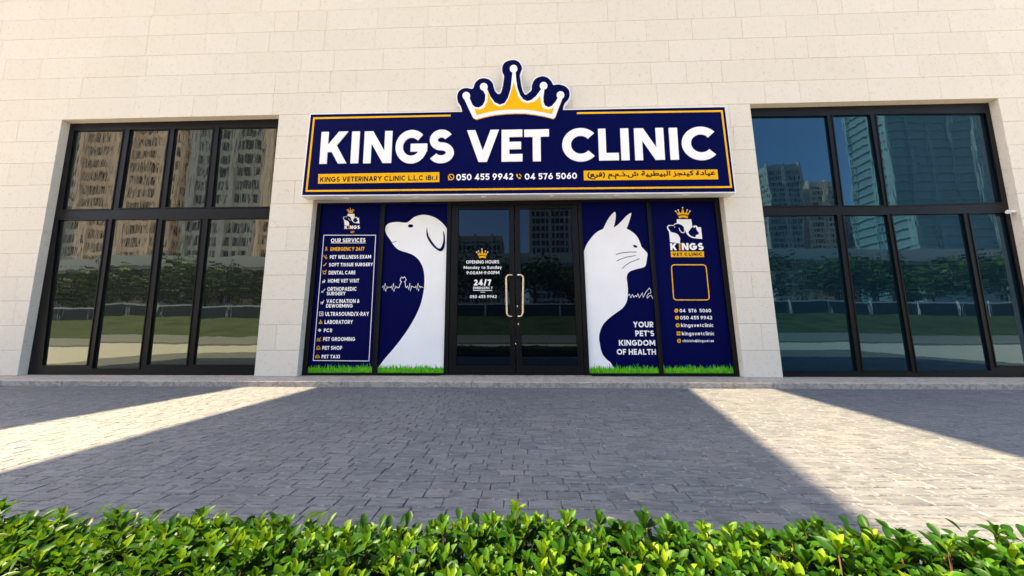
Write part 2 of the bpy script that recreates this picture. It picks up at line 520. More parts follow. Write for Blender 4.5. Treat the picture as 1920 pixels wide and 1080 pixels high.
def text(mb, s, u0, u1, vt, vb, Y, lift, wt=.2, sp=.13, thick=None, word=.36):
    """sets line s into the photo box (u0..u1, cap top vt, base vb) on plane Y"""
    vm = (vt + vb) / 2
    X0, X1 = onwall(u0, vm, Y)[0], onwall(u1, vm, Y)[0]
    um = (u0 + u1) / 2
    Z0, Z1 = onwall(um, vb, Y)[1], onwall(um, vt, Y)[1]
    x, run = 0, []
    for ch in s:
        if ch == " ":
            x += word
            continue
        W, T = glyph(ch, wt)
        run.append((x, T))
        x += W + sp
    lo = run[0][0] + min(p[0] for p in run[0][1][0])
    hi = run[-1][0] + max(p[0] for p in run[-1][1][0])
    sx, sz = (X1 - X0) / (hi - lo), Z1 - Z0
    X0 -= lo * sx
    for gx, T in run:
        sheet(mb, ([(X0 + (gx + px) * sx, Z0 + pz * sz) for px, pz in T[0]], T[1]), Y - lift, None if thick is None else Y - lift + thick)
    return mb

def wpoly(pts, Y, tr=lambda p: p):
    return [onwall(*tr(p), Y) for p in pts]
def wstroke(pts, wpx, Y, tr=lambda p: p, closed=False, sq=0):
    """stroked photo polyline (width in photo pixels) as polygons on plane Y"""
    return [wpoly(q, Y) for q in ribbon([tr(p) for p in pts], wpx, closed, sq)]

def tube(mb, path, r, n=10):
    P = [Vector(p) for p in path]
    rings = []
    for i, p in enumerate(P):
        t = (P[min(i + 1, len(P) - 1)] - P[max(i - 1, 0)]).normalized()
        a = t.cross(Vector((.3, .2, .9))).normalized()
        b = t.cross(a)
        rings.append([p + (a * math.cos(2 * math.pi * j / n) + b * math.sin(2 * math.pi * j / n)) * r for j in range(n)])
    V = [v for rg in rings for v in rg]
    Fc = [(i * n + j, i * n + (j + 1) % n, (i + 1) * n + (j + 1) % n, (i + 1) * n + j) for i in range(len(P) - 1) for j in range(n)]
    Fc += [tuple(range(n))[::-1], tuple((len(P) - 1) * n + j for j in range(n))]
    return mb.add(V, Fc)

# ------------------------------------------------------------------ ground
Z_STEP = 0.07
struct(MB().add([(-900, -900, -.06), (900, -900, -.06), (900, 900, -.06), (-900, 900, -.06)], [(0, 1, 2, 3)]).build("ground", "sand"))
struct(MB().add([(-60, -11.5, -.022), (60, -11.5, -.022), (60, 12, -.022), (-60, 12, -.022)], [(0, 1, 2, 3)]).build("plaza", "plaza"))
struct(MB().add([(-400, -34, -.03), (400, -34, -.03), (400, -11.7, -.03), (-400, -11.7, -.03)], [(0, 1, 2, 3)]).build("road", "asphalt"))
struct(MB().box(-400, 400, -11.7, -11.5, -.05, .08).build("kerb", "step"))
struct(MB().hexa([(-400, -70, -.05), (400, -70, -.05), (400, -33, -.05), (-400, -33, -.05)], [(-400, -70, 2.8), (400, -70, 2.8), (400, -45, 2.6), (-400, -45, 2.6)]).build("lawn", "lawn"))

def pavement():
    y_front, y_back, x0, x1 = -DIST - 1.2, -.47, -11.0, 11.0
    mb = MB()
    y, row = y_back, 0
    edge_from = []
    while y > y_front:
        d = .077 * (1 + rng.uniform(-.08, .08))
        x = x0 - rng.random() * .15
        rowgap = rng.choice((.0005, .0007, .0007, .0010, .0030))
        while x < x1:
            wd = rng.choice((.095, .115, .135, .15, .165, .18)) * (1 + rng.uniform(-.06, .06))
            g = rng.choice((.0006, .001, .0016, .0028))
            gy = rowgap * rng.uniform(.4, 1.5)
            h = rng.gauss(0, .0006)
            tx, ty = rng.gauss(0, .003), rng.gauss(0, .004)
            c = rng.uniform(.0022, .0036)
            a0, a1, b0, b1 = x + g, x + wd - g, y - d + gy, y - gy
            j = lambda: rng.gauss(0, .0012)
            lo = [(a0 + j(), b0 + j()), (a1 + j(), b0 + j()), (a1 + j(), b1 + j()), (a0 + j(), b1 + j())]
            cx, cy = (a0 + a1) / 2, (b0 + b1) / 2
            hi = [(px + (c if px < cx else -c), py + (c if py < cy else -c)) for px, py in lo]
            z = lambda px, py: h + (px - cx) * tx + (py - cy) * ty
            n = len(mb.v)
            mb.v += [(px, py, -.013) for px, py in lo] + [(px, py, z(px, py) - .0035) for px, py in lo] + [(px, py, z(px, py)) for px, py in hi]
            mb.f += [(n + 8, n + 9, n + 10, n + 11)]
            for i in range(4):
                k2 = (i + 1) % 4
                mb.f += [(n + i, n + k2, n + 4 + k2, n + 4 + i), (n + 4 + i, n + 4 + k2, n + 8 + k2, n + 8 + i)]
            edge_from.append(len(mb.f) - 8)
            x += wd
        y -= d
        row += 1
    pv = struct(mb.build("pavement", "paver"))
    pv.data.materials.append(M["paver_edge"])
    idx = np.zeros(len(mb.f), np.int32)
    for q in edge_from:
        idx[q:q + 8] = 1
    pv.data.polygons.foreach_set("material_index", idx)
    struct(MB().add([(x0, y_front, -.008), (x1, y_front, -.008), (x1, y_back + .03, -.008), (x0, y_back + .03, -.008)], [(0, 1, 2, 3)]).build("pavement_bed", "joint"))
pavement()

# ------------------------------------------------------------------ building
bld = empty("clinic_building", (0, 0, 0), "pale cream stone building with tall black framed windows and a glass clinic entrance", "building")
FY = .105                       # face of the window frames, set back in their openings
Z_TOP = onwall(960, 205, 0)[1]
COURSE = (Z_TOP - Z_STEP) / 11
def edge(p0, p1):
    (xa, za), (xb, zb) = onwall(*p0, 0), onwall(*p1, 0)
    return lambda z: xa + (xb - xa) * (z - za) / (zb - za)
OPEN = [(edge((116, 224), (31.6, 705)), edge((523, 216.5), (476, 707)), Z_TOP),
        (edge((587.5, 375.4), (556, 708)), edge((1357, 374), (1397, 709)), Z_STEP + 8 * COURSE),
        (edge((1406.4, 197.5), (1468.7, 708.6)), edge((1872.6, 188.2), (1975, 709)), Z_TOP)]
WX0, WX1, NROW = -14.0, 14.0, 19
def stone_wall():
    mb, seed = MB(), random.Random(3)
    for r in range(NROW):
        z0, z1 = Z_STEP + r * COURSE, Z_STEP + (r + 1) * COURSE
        ed = [(lambda z: WX0)]
        for l, rr, top in OPEN:
            if z1 <= top + .02:
                ed += [l, rr]
        ed.append(lambda z: WX1)
        for l, rr in zip(ed[0::2], ed[1::2]):
            a, b = l((z0 + z1) / 2), rr((z0 + z1) / 2)
            cuts, x = [], a
            first = seed.uniform(.25, .8)
            while True:
                x += first if first else seed.choice((.42, .55, .7, .85, 1.0, 1.12)) * seed.uniform(.92, 1.08)
                first = None
                if x > b - .22:
                    break
                cuts.append((lambda xx: (lambda z: xx))(x))
            eds = [l] + cuts + [rr]
            for e0, e1 in zip(eds, eds[1:]):
                g, c, y = .0017, .0024, seed.gauss(0, .0006)
                i0 = 0 if e0 is l else g * .6
                i1 = 0 if e1 is rr else g * .6
                q = [(e0(z0) + i0, z0 + g), (e1(z0) - i1, z0 + g), (e1(z1) - i1, z1 - g), (e0(z1) + i0, z1 - g)]
                h = [(q[0][0] + c, q[0][1] + c), (q[1][0] - c, q[1][1] + c), (q[2][0] - c, q[2][1] - c), (q[3][0] + c, q[3][1] - c)]
                mb.add([(x, .010, z) for x, z in q] + [(x, .0035 + y, z) for x, z in q] + [(x, y, z) for x, z in h],
                       [(8, 9, 10, 11)] + [f for i in range(4) for f in ((i, (i + 1) % 4, 4 + (i + 1) % 4, 4 + i), (4 + i, 4 + (i + 1) % 4, 8 + (i + 1) % 4, 8 + i))])
    wall = mb.build("wall", "stone", bld)
    out = [(WX0, Z_STEP - .07), (WX1, Z_STEP - .07), (WX1, Z_STEP + NROW * COURSE), (WX0, Z_STEP + NROW * COURSE)]
    holes = [[(l(Z_STEP - .2), Z_STEP - .2), (r(Z_STEP - .2), Z_STEP - .2), (r(t), t), (l(t), t)] for l, r, t in OPEN]
    sheet(MB(), tri([out], holes), .0065).build("mortar", "mortar", wall)
    # reveals of the three openings
    rv = MB()
    for l, r, t in OPEN:
        zz = [Z_STEP] + [Z_STEP + i * COURSE for i in range(1, 12) if Z_STEP + i * COURSE < t - .02] + [t]
        for z0, z1 in zip(zz, zz[1:]):
            g = .0015
            for e, s in ((l, 1), (r, -1)):
                q = [(e(z0 + g), .0095, z0 + g), (e(z0 + g), .26, z0 + g), (e(z1 - g), .26, z1 - g), (e(z1 - g), .0095, z1 - g)]
                rv.add(q if s < 0 else q, [(0, 1, 2, 3) if s > 0 else (3, 2, 1, 0)])
        rv.add([(l(t), .0095, t), (r(t), .0095, t), (r(t), .26, t), (l(t), .26, t)], [(0, 1, 2, 3)])
    rv.build("reveal", "stone", wall)
    zt = Z_STEP + NROW * COURSE
    b = MB()
    b.box(WX0, WX1, .27, .40, zt - .02, zt + .5)
    b.add([(WX0, .26, 0), (WX0, 12, 0), (WX0, 12, zt), (WX0, .26, zt)], [(3, 2, 1, 0)])
    b.add([(WX1, .26, 0), (WX1, 12, 0), (WX1, 12, zt), (WX1, .26, zt)], [(0, 1, 2, 3)])
    b.add([(WX0, 12, 0), (WX1, 12, 0), (WX1, 12, zt), (WX0, 12, zt)], [(0, 1, 2, 3)])
    b.build("outer_wall", "soffit", bld)
    MB().box(WX0 - .1, WX1 + .1, -.06, 12.1, zt, zt + .25).build("roof", "soffit", bld)
stone_wall()
# the long low step the facade stands on
def step():
    mb, x, s = MB(), WX0, random.Random(5)
    while x < WX1:
        wd = s.choice((.7, .9, 1.2, 1.5))
        dx = s.uniform(0, .004)
        mb.box(x + .0015, x + wd - .0015, -.452 - dx, .25, -.03, Z_STEP - .001 + s.uniform(-.001, .001))
        x += wd
    mb.build("step", "step", bld, bevel=.006)
step()
soff = MB()
t = OPEN[1][2]
zs = onwall(960, 377, FY)[1]
soff.add([(OPEN[1][0](zs), -.004, zs + .012), (OPEN[1][1](zs), -.004, zs + .012), (OPEN[1][1](zs), .25, zs + .012), (OPEN[1][0](zs), .25, zs + .012)], [(0, 1, 2, 3)])
soff.build("entrance_soffit", "soffit", bld)

L7 = lambda p: (p[0] * .52783 + 1380, p[1] * .52783 + 170)
L6 = lambda p: (p[0] / 1.9643, p[1] / 1.9643 + 190)
def quad(q, tr, Y):
    return wpoly(q, Y, tr)
def shrink(q, d):
    cx, cz = sum(p[0] for p in q) / 4, sum(p[1] for p in q) / 4
    return [(x + (d if x < cx else -d), z + (d if z < cz else -d)) for x, z in q]

def big_window(opening, panes, tr, label, mat):
    l, r, t = opening
    e = .002
    out = [(l(Z_STEP) + e, Z_STEP + .001), (r(Z_STEP) - e, Z_STEP + .001), (r(t) - e, t - e), (l(t) + e, t - e)]
    holes = [quad(p, tr, FY) for p in panes]
    fr = sheet(MB(), tri([out], holes), FY, FY + .11).build("window", "frame", bld, bevel=.004)
    fr["label"] = label
    # raised glazing bead round every pane
    for h in holes:
        q = shrink(h, -.014)
        sheet(MB(), tri([q], [h]), FY - .009, FY + .03).build("glazing_bead", "frame", fr)
        q = shrink(h, -.006)
        ax, az = rng.gauss(0, .0035), rng.gauss(0, .0022)      # no pane sits perfectly flat in its rebate
        cx, cz = sum(p[0] for p in q) / 4, sum(p[1] for p in q) / 4
        MB().add([(x, FY + .022 + (x - cx) * ax + (z - cz) * az, z) for x, z in q], [(3, 2, 1), (3, 1, 0)]).build("pane", mat, fr)
    return fr
LP = [[(275, 108), (455, 105), (410, 396), (232, 398)], [(480, 104), (622, 102), (585, 391), (437, 394)],
      [(645, 101), (786, 98), (752, 390), (610, 391)], [(808, 97), (1035, 95), (1003, 388), (780, 390)],
      [(217, 437), (392, 436), (320, 971), (157, 973)], [(415, 435), (577, 434), (512, 984), (340, 985)],
      [(600, 437), (740, 435), (687, 970), (541, 970)], [(768, 433), (998, 430), (950, 970), (712, 970)]]
RP = [[(50, 92), (322, 90), (362, 408), (90, 410)], [(342, 88), (475, 86), (525, 408), (382, 408)], [(497, 84), (885, 80), (943, 396), (540, 408)],
      [(95, 445), (357, 442), (430, 997), (160, 998)], [(380, 442), (535, 442), (625, 997), (452, 997)],
      [(553, 440), (805, 437), (905, 995), (645, 997)], [(827, 437), (955, 435), (1062, 977), (925, 979)]]
big_window(OPEN[0], LP, L6, "eight pane black framed window left of the clinic sign", "flare_pane")
big_window(OPEN[2], RP, L7, "seven pane black framed window right of the clinic sign", "pane")

# clinic shopfront frame and double door
C3 = lambda p: (p[0] / 3.086 + 560, p[1] / 3.086 + 370)
C4 = lambda p: (p[0] / 3.0857 + 830, p[1] / 3.0857 + 370)
C5 = lambda p: (p[0] / 3.0844 + 1080, p[1] / 3.0844 + 370)
PANELS = [quad([(132, 40), (477, 38), (425, 1015), (48, 1016)], C3, FY), quad([(502, 38), (862, 35), (838, 1017), (452, 1016)], C3, FY),
          quad([(30, 28), (405, 25), (483, 1018), (78, 1018)], C5, FY), quad([(428, 25), (798, 22), (917, 1018), (508, 1018)], C5, FY)]
DHOLE = wpoly([(846, 384), (1083, 383), (1096.5, 704.8), (839.5, 704.8)], FY)
def shopfront():
    l, r, t = OPEN[1]
    e = .002
    out = [(l(Z_STEP) + e, Z_STEP + .001), (r(Z_STEP) - e, Z_STEP + .001), (r(zs) - e, zs + .010), (l(zs) + e, zs + .010)]
    fr = sheet(MB(), tri([out], PANELS + [DHOLE]), FY, FY + .10).build("shopfront_frame", "frame", bld, bevel=.003)
    for h in PANELS:
        sheet(MB(), tri([shrink(h, -.012)], [h]), FY - .007, FY + .02).build("glazing_bead", "frame", fr)
    for h in PANELS:
        sheet(MB(), (shrink(h, -.005), [(0, 1, 2), (0, 2, 3)]), FY + .03).build("pane", "dpane", fr)
    D = FY + .012
    leaves = [([(847, 385), (963.6, 384.6), (966.8, 703.6), (840.4, 703.6)], [(859.8, 392), (954, 392), (956.4, 686.6), (855.3, 687)]),
              ([(965.0, 384.6), (1082, 384), (1095.5, 703.6), (968.2, 703.6)], [(974.5, 391.4), (1070.8, 390.7), (1083.8, 687), (979, 686.6)])]
    for i, (o_, g_) in enumerate(leaves):
        hole = wpoly(g_, D)
        dr = sheet(MB(), tri([wpoly(o_, D)], [hole]), D, D + .05).build("door", "frame", bld, bevel=.003)
        dr["label"] = ("left glass door leaf carrying the opening hours", "right glass door leaf without lettering")[i]
        sheet(MB(), (shrink(hole, -.006), [(0, 1, 2), (0, 2, 3)]), D + .022).build("pane", "dpane", dr)
        # pull handle
        hp = [(407, 452), (400, 450), (388, 449), (378, 451), (371, 457), (368, 466), (369, 560), (371, 660), (372, 674), (376, 683), (384, 688), (396, 689), (407, 687)] if i == 0 else \
             [(428, 452), (436, 450), (447, 449), (457, 451), (463, 457), (466, 466), (465, 560), (464, 660), (463, 674), (459, 683), (452, 688), (440, 689), (428, 687)]
        dep = [.0, .04, .055, .06, .06, .06, .06, .06, .06, .06, .055, .04, .0]
        path = []
        for (pu, pv), dd in zip(hp, dep):
            x, z = onwall(*C4((pu, pv)), D - dd)
            path.append((x, D - dd, z))
        tube(MB(), path, .0155, 12).build("handle", "steel", dr, smooth=True)
        if i == 1:
            for (u, v) in ((432, 630), (438, 733)):
                x, z = onwall(*C4((u, v)), D)
                MB().box(x - .008, x + .008, D - .006, D + .002, z - .014, z + .014).build("lock", "steel", dr)
    MB().box(DHOLE[3][0] - .1, DHOLE[2][0] + .1, FY - .02, FY + .16, Z_STEP + .0015, Z_STEP + .010).build("threshold", "step", bld)
shopfront()
fit_x, fit_z = onwall(1897, 397, .06)
fb = MB()
tube(fb, [(fit_x + .03, .055, fit_z), (fit_x - .055, .055, fit_z)], .022, 12)
tube(fb, [(fit_x - .055, .055, fit_z), (fit_x - .066, .050, fit_z - .004)], .03, 12)
fb.thing("wall_fitting", "white", "small pale round fitting on the stone edge beside the right window", "wall fitting")

# ------------------------------------------------------------------ shop sign
SY = -.165
c1 = lambda p: (p[0] / 3.6 + 540, p[1] / 3.6 + 90)
c2 = lambda p: (p[0] / 3.6 + 960, p[1] / 3.6 + 90)
BOX = wpoly([(580.6, 213), (1360.2, 199.2), (1380.6, 361.8), (563.8, 367.8)], SY)
FACE = wpoly([(583, 215), (1358.6, 201), (1377.6, 359.6), (566.8, 365.8)], SY)
sx = [p[0] for p in BOX]
sign = empty("shop_sign", ((sx[0] + sx[1]) / 2, SY, BOX[3][1]), "wide navy and gold clinic name sign with a crown above the entrance", "sign")
def dec(name, polys, mat, parent, lift, Y=SY, thick=None, holes=()):
    return sheet(MB(), tri(polys, holes), Y - lift, None if thick is None else Y - lift + thick).build(name, mat, parent)
body = sheet(MB(), (BOX, [(0, 1, 2), (0, 2, 3)]), SY, -.008).build("sign_box", "white", sign, bevel=.004)
dec("sign_face", [FACE], "navy", sign, .003, thick=.002)
halfL = [(1180, 455), (1176, 425), (1164, 390), (1148, 365), (1142, 330), (1150, 300), (1172, 279), (1205, 271), (1238, 277), (1252, 270), (1262, 240), (1285, 215), (1322, 205),
         (1360, 216), (1383, 243), (1390, 272), (1402, 298), (1422, 313), (1438, 302), (1448, 268), (1455, 225), (1459, 190), (1448, 165), (1447, 132), (1458, 105), (1485, 88), (1522, 82)]
halfR = [(38, 90), (57, 110), (67, 138), (58, 165), (53, 188), (58, 225), (66, 270), (78, 303), (92, 317), (114, 303), (132, 285), (134, 256), (148, 222), (170, 202), (205, 192),
         (240, 202), (265, 226), (278, 250), (304, 247), (332, 250), (365, 264), (385, 290), (388, 325), (376, 352), (357, 372), (346, 402), (343, 440)]
crown = [c1(p) for p in halfL] + [c2(p) for p in halfR]
def dense(pts, n=4):
    q = smooth_closed([pts[0]] + list(pts) + [pts[-1]], n)
    return q[n:n * len(pts)] + [pts[-1]]        # an open spline: the closing side stays straight
def grow(pts, d):
    out = []
    N = len(pts)
    for i in range(N):
        a, b = Vector(pts[i - 1]), Vector(pts[(i + 1) % N])
        t_ = (b - a).normalized()
        out.append((pts[i][0] + t_.y * d, pts[i][1] - t_.x * d))
    return out
cr = dense(crown)
foot = [c2((344, 470)), c1((1178, 470))]
crN = [onwall(*p, SY) for p in cr + foot]
crW = [onwall(*p, SY) for p in grow(cr, 2.3)]
crW[0] = (crW[0][0], BOX[0][1] - .02)
crW[-1] = (crW[-1][0], BOX[0][1] - .02)
topz = lambda x: BOX[0][1] + (BOX[1][1] - BOX[0][1]) * (x - BOX[0][0]) / (BOX[1][0] - BOX[0][0])
crW = [(x, max(z, topz(x) + .001)) for x, z in crW]
bk = dec("crown_backing", [crW], "white", sign, .0, thick=.075)
dec("crown_panel", [crN], "navy", sign, .0048, thick=.0025)
W_ = [c1(p) for p in [(1188, 340), (1222, 415), (1250, 472), (1272, 483), (1330, 467), (1400, 453), (1470, 446), (1535, 443)]] + \
     [c2(p) for p in [(80, 443), (150, 451), (215, 462), (278, 478), (290, 470), (312, 410), (338, 345), (314, 332), (292, 368), (268, 395), (245, 403), (222, 392), (212, 368), (211, 330), (217, 288), (197, 280), (162, 328), (130, 355), (103, 362), (76, 350), (54, 320), (36, 270), (26, 200), (24, 160), (4, 160)]] + \
     [c1(p) for p in [(1512, 200), (1503, 280), (1485, 340), (1462, 375), (1430, 386), (1396, 370), (1366, 330), (1345, 282), (1318, 288), (1334, 320), (1330, 360), (1315, 390), (1290, 405), (1262, 402), (1245, 385), (1224, 335)]]
tips = [c1((1204, 325)), c1((1322, 265)), c1((1523, 143)), c2((213, 258)), c2((327, 321))]
underlay = [(x + .3, y + 1.2) for x, y in W_]  # gold copy of the crown outline, offset slightly down
dec("crown_underlay", [wpoly(underlay, SY)], "gold", sign, .0058)
dec("crown_outline", [wpoly(W_, SY)] + [wpoly(circle(u, v, 7.2, 24), SY) for u, v in tips], "letter", sign, .012, thick=.006)
Gd = [c1(p) for p in [(1258, 412), (1274, 457), (1330, 441), (1400, 427), (1470, 420), (1535, 418)]] + \
     [c2(p) for p in [(85, 418), (150, 426), (215, 437), (268, 449), (284, 404), (262, 418), (236, 419), (207, 407), (196, 375), (190, 326), (175, 345), (148, 366), (102, 377), (66, 364), (42, 330), (24, 280), (13, 232)]] + \
     [c1(p) for p in [(1505, 300), (1488, 348), (1464, 386), (1430, 400), (1392, 385), (1368, 350), (1350, 300), (1346, 365), (1326, 406), (1295, 420)]]
dec("crown_fill", [wpoly(Gd, SY)], "gold", sign, .0145)
lines = [[(1098, 457.5), (177, 475), (125, 968)]]
bl = ribbon([c1((1098, 457)), c1((177, 475.5)), c1((126, 966)), c2((1478, 939)), c2((1415, 427)), c2((438, 441))], 3.3, False, 0)
dec("border_line", [wpoly(q, SY) for q in bl], "gold", sign, .0050)
mb = MB()
Zb = lambda u: 307.8 + (u - 600) * (299.4 - 307.8) / (1340 - 600)
for word, u0, u1 in (("K", 602, 652), ("I", 659.5, 674), ("N", 683.2, 735.3), ("G", 742.3, 801.5), ("S", 806, 851.5), ("V", 875.5, 935.5), ("E", 940.5, 979.5), ("T", 983, 1029.5),
                     ("C", 1054, 1114), ("L", 1122, 1159), ("I", 1163.6, 1178.8), ("N", 1189.3, 1244.5), ("I", 1255, 1270.5), ("C", 1277.7, 1340)):
    o_ = 1.6 if word in "CGS" else 0
    um = (u0 + u1) / 2
    text(MB(), word, u0, u1, Zb(um) - 59.6 - o_, Zb(um) + o_, SY, .016, wt=.232, thick=.012).build("letter", "letter", sign)
pl = dec("left_plaque", [wpoly([c1(p) for p in [(206, 852), (1022, 839), (1022, 906), (204, 917)]], SY)], "gold", sign, .0052)
pl.name = "plaque"
mb = MB()
text(mb, "KINGS VETERINARY CLINIC L.L.C (Br.)", *[600.6, 820], 330.4, 339.8, SY, .0062, wt=.22, sp=.13)
mb.build("lettering", "black", pl)
pr = dec("plaque", [wpoly([c2(p) for p in [(483, 829), (1385, 821), (1391, 887), (485, 895)]], SY)], "gold", sign, .0052)
mb = MB()
text(MB(), "050 455 9942", 855.6, 962.2, 325.8, 337.8, SY, .0052, wt=.2).build("lettering", "letter", sign)
text(MB(), "04 576 5060", 983.8, 1081.7, 324.8, 336.4, SY, .0052, wt=.2).build("lettering", "letter", sign)
def handset(tr, s=1.0):
    """a telephone handset glyph, about 2 units high, centred on 0"""
    q = [(-.85, -.75), (-.55, -1.0), (-.3, -.6), (-.25, -.35), (-.45, -.15), (-.2, .25), (.1, .5), (.35, .3), (.6, .35), (1.0, .6), (.75, .9), (.4, 1.0), (-.2, .7), (-.75, .05), (-.95, -.45)]
    return smooth_closed([tr((x * s, y * s)) for x, y in q], 3)
polys = [wpoly(q, SY) for q in ribbon(circle(846, 332.2, 5.2, 20), 1.5, True)]
polys += [wpoly([(840.2, 338.8), (842.2, 334), (844.8, 337)], SY), wpoly(handset(lambda p: (846 + p[0] * 2.7, 332.2 + p[1] * 2.7)), SY)]
polys += [wpoly(handset(lambda p: (972.4 + p[0] * 4.6, 331 + p[1] * 4.9)), SY), wpoly([(973.5, 326), (976.5, 328.2), (977.8, 331), (976.3, 331), (975.2, 329), (973.2, 327.4)], SY)]
dec("phone_icon", polys[:-2], "gold", sign, .0052)
dec("phone_icon", polys[-2:], "gold", sign, .0052)
# arabic line: joined letter forms, laid out right to left
AR = "(\uFECA\uFEAE\uFED3) \uFEE1.\uFEE1.\uFEAB.\uFEB5 \uFE94\uFEF4\uFEAE\uFEC4\uFEF4\uFE92\uFEDF\uFE8D \uFEB0\uFEA0\uFEE8\uFEF4\uFEDB \uFE93\uFEA9\uFE8E\uFEF4\uFECB"
def arabic():
    cu = bpy.data.curves.new("arabic", "FONT")
    cu.body, cu.resolution_u = AR, 4
    o = link(bpy.data.objects.new("arabic", cu))
    dg = bpy.context.evaluated_depsgraph_get()
    me = bpy.data.meshes.new_from_object(o.evaluated_get(dg))
    bpy.data.objects.remove(o)
    co = np.array([v.co[:2] for v in me.vertices])
    fs = [tuple(p.vertices) for p in me.polygons]
    lo, hi = co.min(0), co.max(0)
    X0, X1 = onwall(1101, 329, SY)[0], onwall(1340, 327, SY)[0]
    Z0, Z1 = onwall(1220, 335, SY)[1], onwall(1220, 321.5, SY)[1]
    mb = MB()
    P_ = [(X0 + (x - lo[0]) / (hi[0] - lo[0]) * (X1 - X0), Z0 + (y - lo[1]) / (hi[1] - lo[1]) * (Z1 - Z0)) for x, y in co]
    for k_, (ox, oz) in enumerate(((0, 0), (.007, 0), (0, .007), (.007, .007), (.0035, .0035))):     # heavier strokes
        mb.add([(x + ox, SY - .0060 - .0003 * k_, z + oz) for x, z in P_], [f for f in fs])
    # the closed loop of the isolated teh marbuta, which the built-in fill leaves broken
    ux, uz = (X1 - X0) / (hi[0] - lo[0]), (Z1 - Z0) / (hi[1] - lo[1])
    loop = [(11.88 + .125 * math.cos(t_ * .3142), -lo[1] + .19 + (.165 + .03 * math.sin(t_ * .3142)) * math.sin(t_ * .3142)) for t_ in range(20)]
    sheet(mb, tri([[(X0 + x * ux, Z0 + y * uz) for x, y in q] for q in ribbon(loop, .10, True)]), SY - .0078)
    mb.build("lettering", "black", pr)
arabic()
for u, v in ((649.7, 372.6), (779, 371.6), (908, 370.2), (1034.4, 368.4), (1156.7, 367.2), (1284, 366.4)):
    zb = BOX[3][1] + (BOX[2][1] - BOX[3][1]) * ((u - 566) / 812)
    d = ray(u, v)
    p = CAM + d * ((zb - CAM_H) / d.z)
    yy = min(max(p.y, -.125), -.05)
    mb = MB()
    tube(mb, [(p.x, yy, zb - .010), (p.x, yy, zb + .004)], .042, 20)
    o = mb.build("downlight", "white", sign)
    mb = MB()
    tube(mb, [(p.x, yy, zb - .0125), (p.x, yy, zb - .009)], .030, 16)
    mb.build("lens", "lampg", o)

# ------------------------------------------------------------------ printed window graphics
GY = FY + .022          # printed film on the shopfront glass
def film(i, label):
    q = shrink(PANELS[i], -.004)
    cx = sum(p[0] for p in q) / 4
    e = empty("window_graphic", (cx, GY, min(p[1] for p in q)), label, "window graphic", "printed graphics on the shopfront panes")
    sheet(MB(), (q, [(0, 1, 2), (0, 2, 3)]), GY, GY + .004).build("backing", "navy", e)
    return e
def put(e, name, polys, mat, lay, holes=()):
    return sheet(MB(), tri(polys, holes), GY - .0012 * lay).build(name, mat, e)
def grass_strip(e, i, seed, lay=3):
    q = PANELS[i]
    xl, xr, zb = q[3][0], q[2][0], q[3][1]
    s, mb = random.Random(seed), MB()
    H = .10
    lx = lambda z: q[3][0] + (q[0][0] - q[3][0]) * (z - q[3][1]) / (q[0][1] - q[3][1])
    rx = lambda z: q[2][0] + (q[1][0] - q[2][0]) * (z - q[2][1]) / (q[1][1] - q[2][1])
    mb.add([(xl, GY - .0012 * lay, zb), (xr, GY - .0012 * lay, zb), (rx(zb + .07), GY - .0012 * lay, zb + .07), (lx(zb + .07), GY - .0012 * lay, zb + .07)], [(0, 1, 2, 3)])
    for n in range(330):
        x = s.uniform(xl + .012, xr - .012)
        b0 = zb + s.uniform(0, .06)
        h = s.uniform(.03, .085) + (s.random() < .1) * .03
        ln, wd = s.gauss(0, .022), s.uniform(.004, .009)
        y = GY - .0012 * lay - .0004 - .000006 * n
        f = lambda z, xx: min(max(xx, lx(z) + .003), rx(z) - .003)
        mb.add([(f(b0, x - wd), y, b0), (f(b0, x + wd), y, b0), (f(b0 + h * .6, x + ln * .4 + wd * .5), y, b0 + h * .6), (f(b0 + h, x + ln), y, b0 + h), (f(b0 + h * .6, x + ln * .4 - wd * .5), y, b0 + h * .6)], [(0, 1, 2, 3, 4)])
    mb.build("grass_strip", "pgrass", e)
def small_crown(tr):
    """gold body polygon and white tip circles of the little crown; tr maps unit box (0..1, 0..1 down) to the photo"""
    g = [(.14, .72), (.0, .36), (.2, .58), (.17, .28), (.36, .56), (.48, .05), (.62, .56), (.80, .28), (.80, .58), (1.0, .36), (.88, .72), (.5, .62)]
    bar = [(.18, .80), (.5, .70), (.86, .80), (.84, .98), (.5, .90), (.24, .98)]
    tp = [(.0, .36), (.17, .26), (.48, .05), (.80, .26), (1.0, .36)]
    return [[tr(p) for p in g], [tr(p) for p in bar]], [tr(p) for p in tp]
